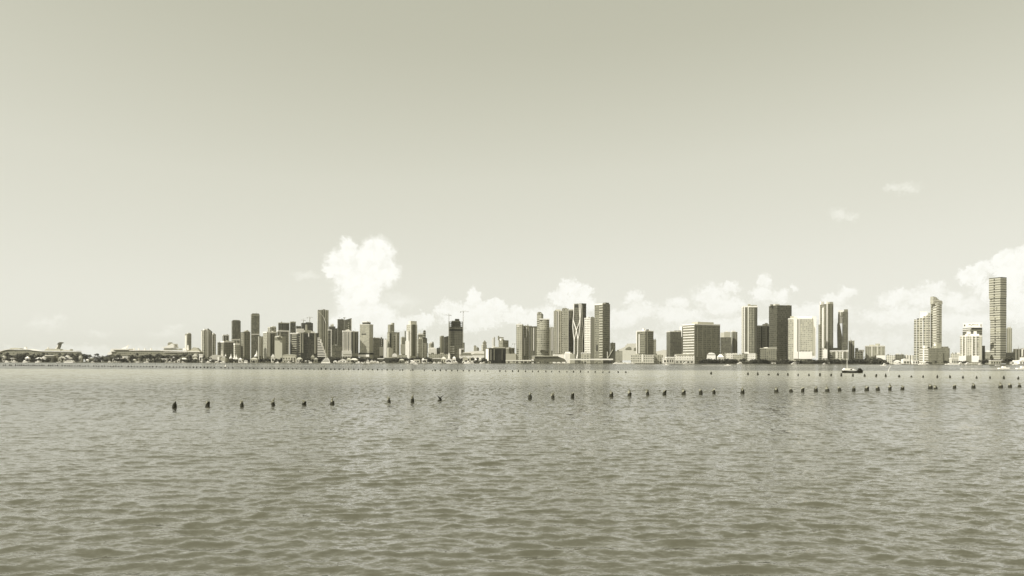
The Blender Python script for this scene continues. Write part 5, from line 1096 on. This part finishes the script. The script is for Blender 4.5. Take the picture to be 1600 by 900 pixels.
def bird_proto(pose):
    e = empty('bird', '', 'bird', (0, 0, 0), 0, 'birds perched on the pilings')
    me = bpy.data.meshes.new('body'); o = bpy.data.objects.new('body', me); COL.objects.link(o)
    if pose == 'upright': J = [((0.01, 0, -.01), .022), ((.01, 0, .05), .07), ((-.02, 0, .12), .082), ((-.045, 0, .175), .05), ((-.06, 0, .215), .032), ((-.075, 0, .25), .046), ((-.115, 0, .245), .016), ((-.16, 0, .235), .006)]; tail = [((.10, 0, .015), .02)]
    elif pose == 'rest': J = [((0, 0, -.01), .02), ((.02, 0, .05), .075), ((-.05, 0, .075), .08), ((-.095, 0, .115), .045), ((-.115, 0, .15), .044), ((-.15, 0, .145), .014), ((-.19, 0, .135), .005)]; tail = [((.13, 0, .045), .022)]
    else: J = [((0, 0, .0), .02), ((.0, 0, .06), .065), ((-.06, 0, .10), .058), ((-.10, 0, .15), .035), ((-.12, 0, .17), .03), ((-.15, 0, .165), .010), ((-.18, 0, .155), .004)]; tail = [((.13, 0, .06), .012)]
    vs = [j[0] for j in J] + [t_[0] for t_ in tail]; rs = [j[1] for j in J] + [t_[1] for t_ in tail]
    ed = [(i, i + 1) for i in range(len(J) - 1)] + [(1, len(J))]
    if pose == 'wings':
        k = len(vs); vs += [(.0, -.10, .17), (.06, -.26, .26), (.10, -.40, .24), (.0, .10, .17), (.06, .26, .26), (.10, .40, .24)]; rs += [.035, .028, .012] * 2
        vs[k:k+6] = [(-.06, -.05, .2), (-.18, -.08, .29), (-.27, -.1, .31), (.1, -.04, .19), (.22, -.06, .29), (.33, -.08, .38)]
        ed += [(1, k), (k, k + 1), (k + 1, k + 2), (1, k + 3), (k + 3, k + 4), (k + 4, k + 5)]
    me.from_pydata(vs, ed, [])
    sk = o.modifiers.new('skin', 'SKIN'); 
    for i, v in enumerate(me.skin_vertices[0].data): v.radius = (rs[i], rs[i] * (.9)); v.use_root = (i == 1)
    o.modifiers.new('sub', 'SUBSURF').levels = 2; o.modifiers['sub'].render_levels = 2
    dg = bpy.context.evaluated_depsgraph_get(); m2 = bpy.data.meshes.new_from_object(o.evaluated_get(dg)); m2.name = 'body'
    bpy.data.objects.remove(o); o = bpy.data.objects.new('body', m2); COL.objects.link(o); o.parent = e
    m2.materials.clear(); m2.materials.append(M('feather' if pose != 'wings' else 'feather_dark'))
    for p_ in m2.polygons: p_.use_smooth = True
    return e
FRONT = [(272.5,637,9.6),(324,636,8.6),(378,635.5,9),(427,633.5,8),(475,632.5,6),(519,631.5,7),(608,629,8),(644.5,628.5,9),(687,626.5,3),(828,623,9),(864,622,7.5),(894.5,621.5,8),(955,620,8),(983.5,619,9),(1012,617.5,9),(1038,617,8),(1068,616.5,8.5),
 (1095,616,8),(1115.5,615,7),(1160,614.5,7.5),(1213,613,7.5),(1236,612.5,6),(1254,612.5,7.5),(1274.5,612,8),(1292.5,611.5,6.5),(1312,611,6.5),(1334,611,7),(1354,610.5,6.5),(1371.5,610,7),(1390.5,609.5,8),(1410,609,6),(1453.5,607.5,7),(1462,607.8,5),(1491.5,607,6),(1521,606.5,7),(1563.5,606,7),(1578,605.5,6),(1593,605,6)]
BIRDS = {0:'',1:'',2:'rest',3:'upright',4:'rest',5:'upright',6:'rest',7:'upright',8:'wings',9:'',10:'rest',11:'',12:'rest',13:'upright',14:'rest',15:'',16:'rest',17:'',18:'',19:'upright',20:'rest',21:'',22:'',23:'rest',24:'upright',26:'rest',28:'',29:'upright',30:'rest',31:'rest',32:'rest',33:'',34:'rest',35:'upright',36:'',37:'rest'}
bp = {k: bird_proto(k) for k in ('upright', 'rest', 'wings')}; bused = set()
WORDS = ['squat', 'stout', 'worn', 'rounded', 'leaning', 'blunt']
for i, (px, py, hp) in enumerate(FRONT):
    p = onwater(px, py); s = p.y / F; Hm = hp * s * .88 * (.82 if BIRDS.get(i) else 1.0); 
    if i == 8: Hm = 2 * s
    r_ = 2.75 * s * (1.05 if i < 6 else 1.0); seed = i * 1.7; tp = (.45 if i in (0, 9, 21, 37) else random.uniform(.7, .95))
    e = empty('piling', '', 'piling', p, 0, 'pilings of the near row'); e.rotation_euler = (R(random.uniform(-3, 3)), R(random.uniform(-5, 5)), 0)
    o = bpy.data.objects.new('post', piling_mesh(seed, r_, Hm, tp)); COL.objects.link(o); o.parent = e
    if i != 8:
        c = bpy.data.objects.new('guano_crust', crust_mesh(seed, r_, Hm, tp)); COL.objects.link(c); c.parent = o
    NM.add(e, px, 'whitish-topped near-row piling', 'in water below')
    bk = BIRDS.get(i)
    if bk:
        bo = bp[bk] if bk not in bused else copy_tree(bp[bk]); bused.add(bk); k = 0.95 * max(1, s / .045) ** .6
        bo.location = (p.x + random.uniform(-.03, .03), p.y, Hm * 1.06); bo.scale = (k * random.choice((1, 1, -1)), k, k); bo.rotation_euler = (0, 0, R(random.uniform(-25, 25)))
        NM.add(bo, px, {'upright': 'bird sitting upright', 'rest': 'bird crouched', 'wings': 'dark bird with spread wings'}[bk], 'on piling below')
FARX = []
x = 5.5; rf = random.Random(9)
while x < 498: 
    if rf.random() > .05: FARX.append(x)
    x += (3.1 + 4.3 * x / 500) * rf.uniform(.85, 1.12)
FARX += [502,509,517,523,530,537,545,553,560,567,575,582,590,597,605,613,625,629,642,645,663,676,680,688,697,706,715,724,733,742,750,762,781,790,801,810,821,832,841,853,862,874,886,896,907,919,930,942,952,966,978,1111,1168.6,1184,1201,1215.5,1231,1247,1264,1281,1298.5,1314.5,1332.5,1351,1369,1384,1405,1424,1442.5,1464.5,1484.5,1504.5,1526,1547,1568.5,1591]
def far_y(x):
    xs_ = [0, 100, 200, 340, 500, 640, 800, 978, 1168, 1384, 1591]; ys = [571.3, 572.2, 573.3, 575.2, 577.6, 579.2, 580.9, 582.6, 585.9, 588.9, 592.6]
    return float(np.interp(x, xs_, ys))
fm = [piling_mesh(k * 2.3 + 1, .15, .6, tp) for k, tp in enumerate((.4, .7, .55, .8, .3))]
for x in FARX:
    p = onwater(x, far_y(x)); s = p.y / F; hp = (1.9 if x < 500 else 2.6 if x < 1000 else 4.6) * rf.uniform(.75, 1.1)
    if x in (1201, 1424, 762, 642, 625, 676): hp *= .6
    k = rf.uniform(.9, 1.1); o = bpy.data.objects.new('piling', rf.choice(fm)); COL.objects.link(o); o.location = p
    w_ = (.8 if x < 300 else .95 if x < 1000 else 1.3) * s / .15
    o.scale = (w_ * k, w_ * k, hp * s / .6); o.rotation_euler = (0, R(rf.uniform(-4, 4)), rf.uniform(0, 6))
    tagl(o, '', 'piling', 'pilings of the far row'); NM.add(o, x, 'tiny dark far-row piling', 'in water below')
NM.flush()
# ------------------------------------------------------------------ air
hb = MB(); hb.box(-15500, 15500, -14500, 15500, -3.0, 420)
o = hb.build('haze', 'land'); o['kind'] = 'stuff'
m = bpy.data.materials.new('haze_air'); m.use_nodes = True; t = m.node_tree; t.nodes.clear()
pv = t.nodes.new('ShaderNodeVolumePrincipled'); pv.inputs['Density'].default_value = 1.6e-5; pv.inputs['Color'].default_value = (.95, .95, .92, 1); pv.inputs['Anisotropy'].default_value = 0.2
mo = t.nodes.new('ShaderNodeOutputMaterial'); t.links.new(pv.outputs[0], mo.inputs['Volume']); o.data.materials.clear(); o.data.materials.append(m)
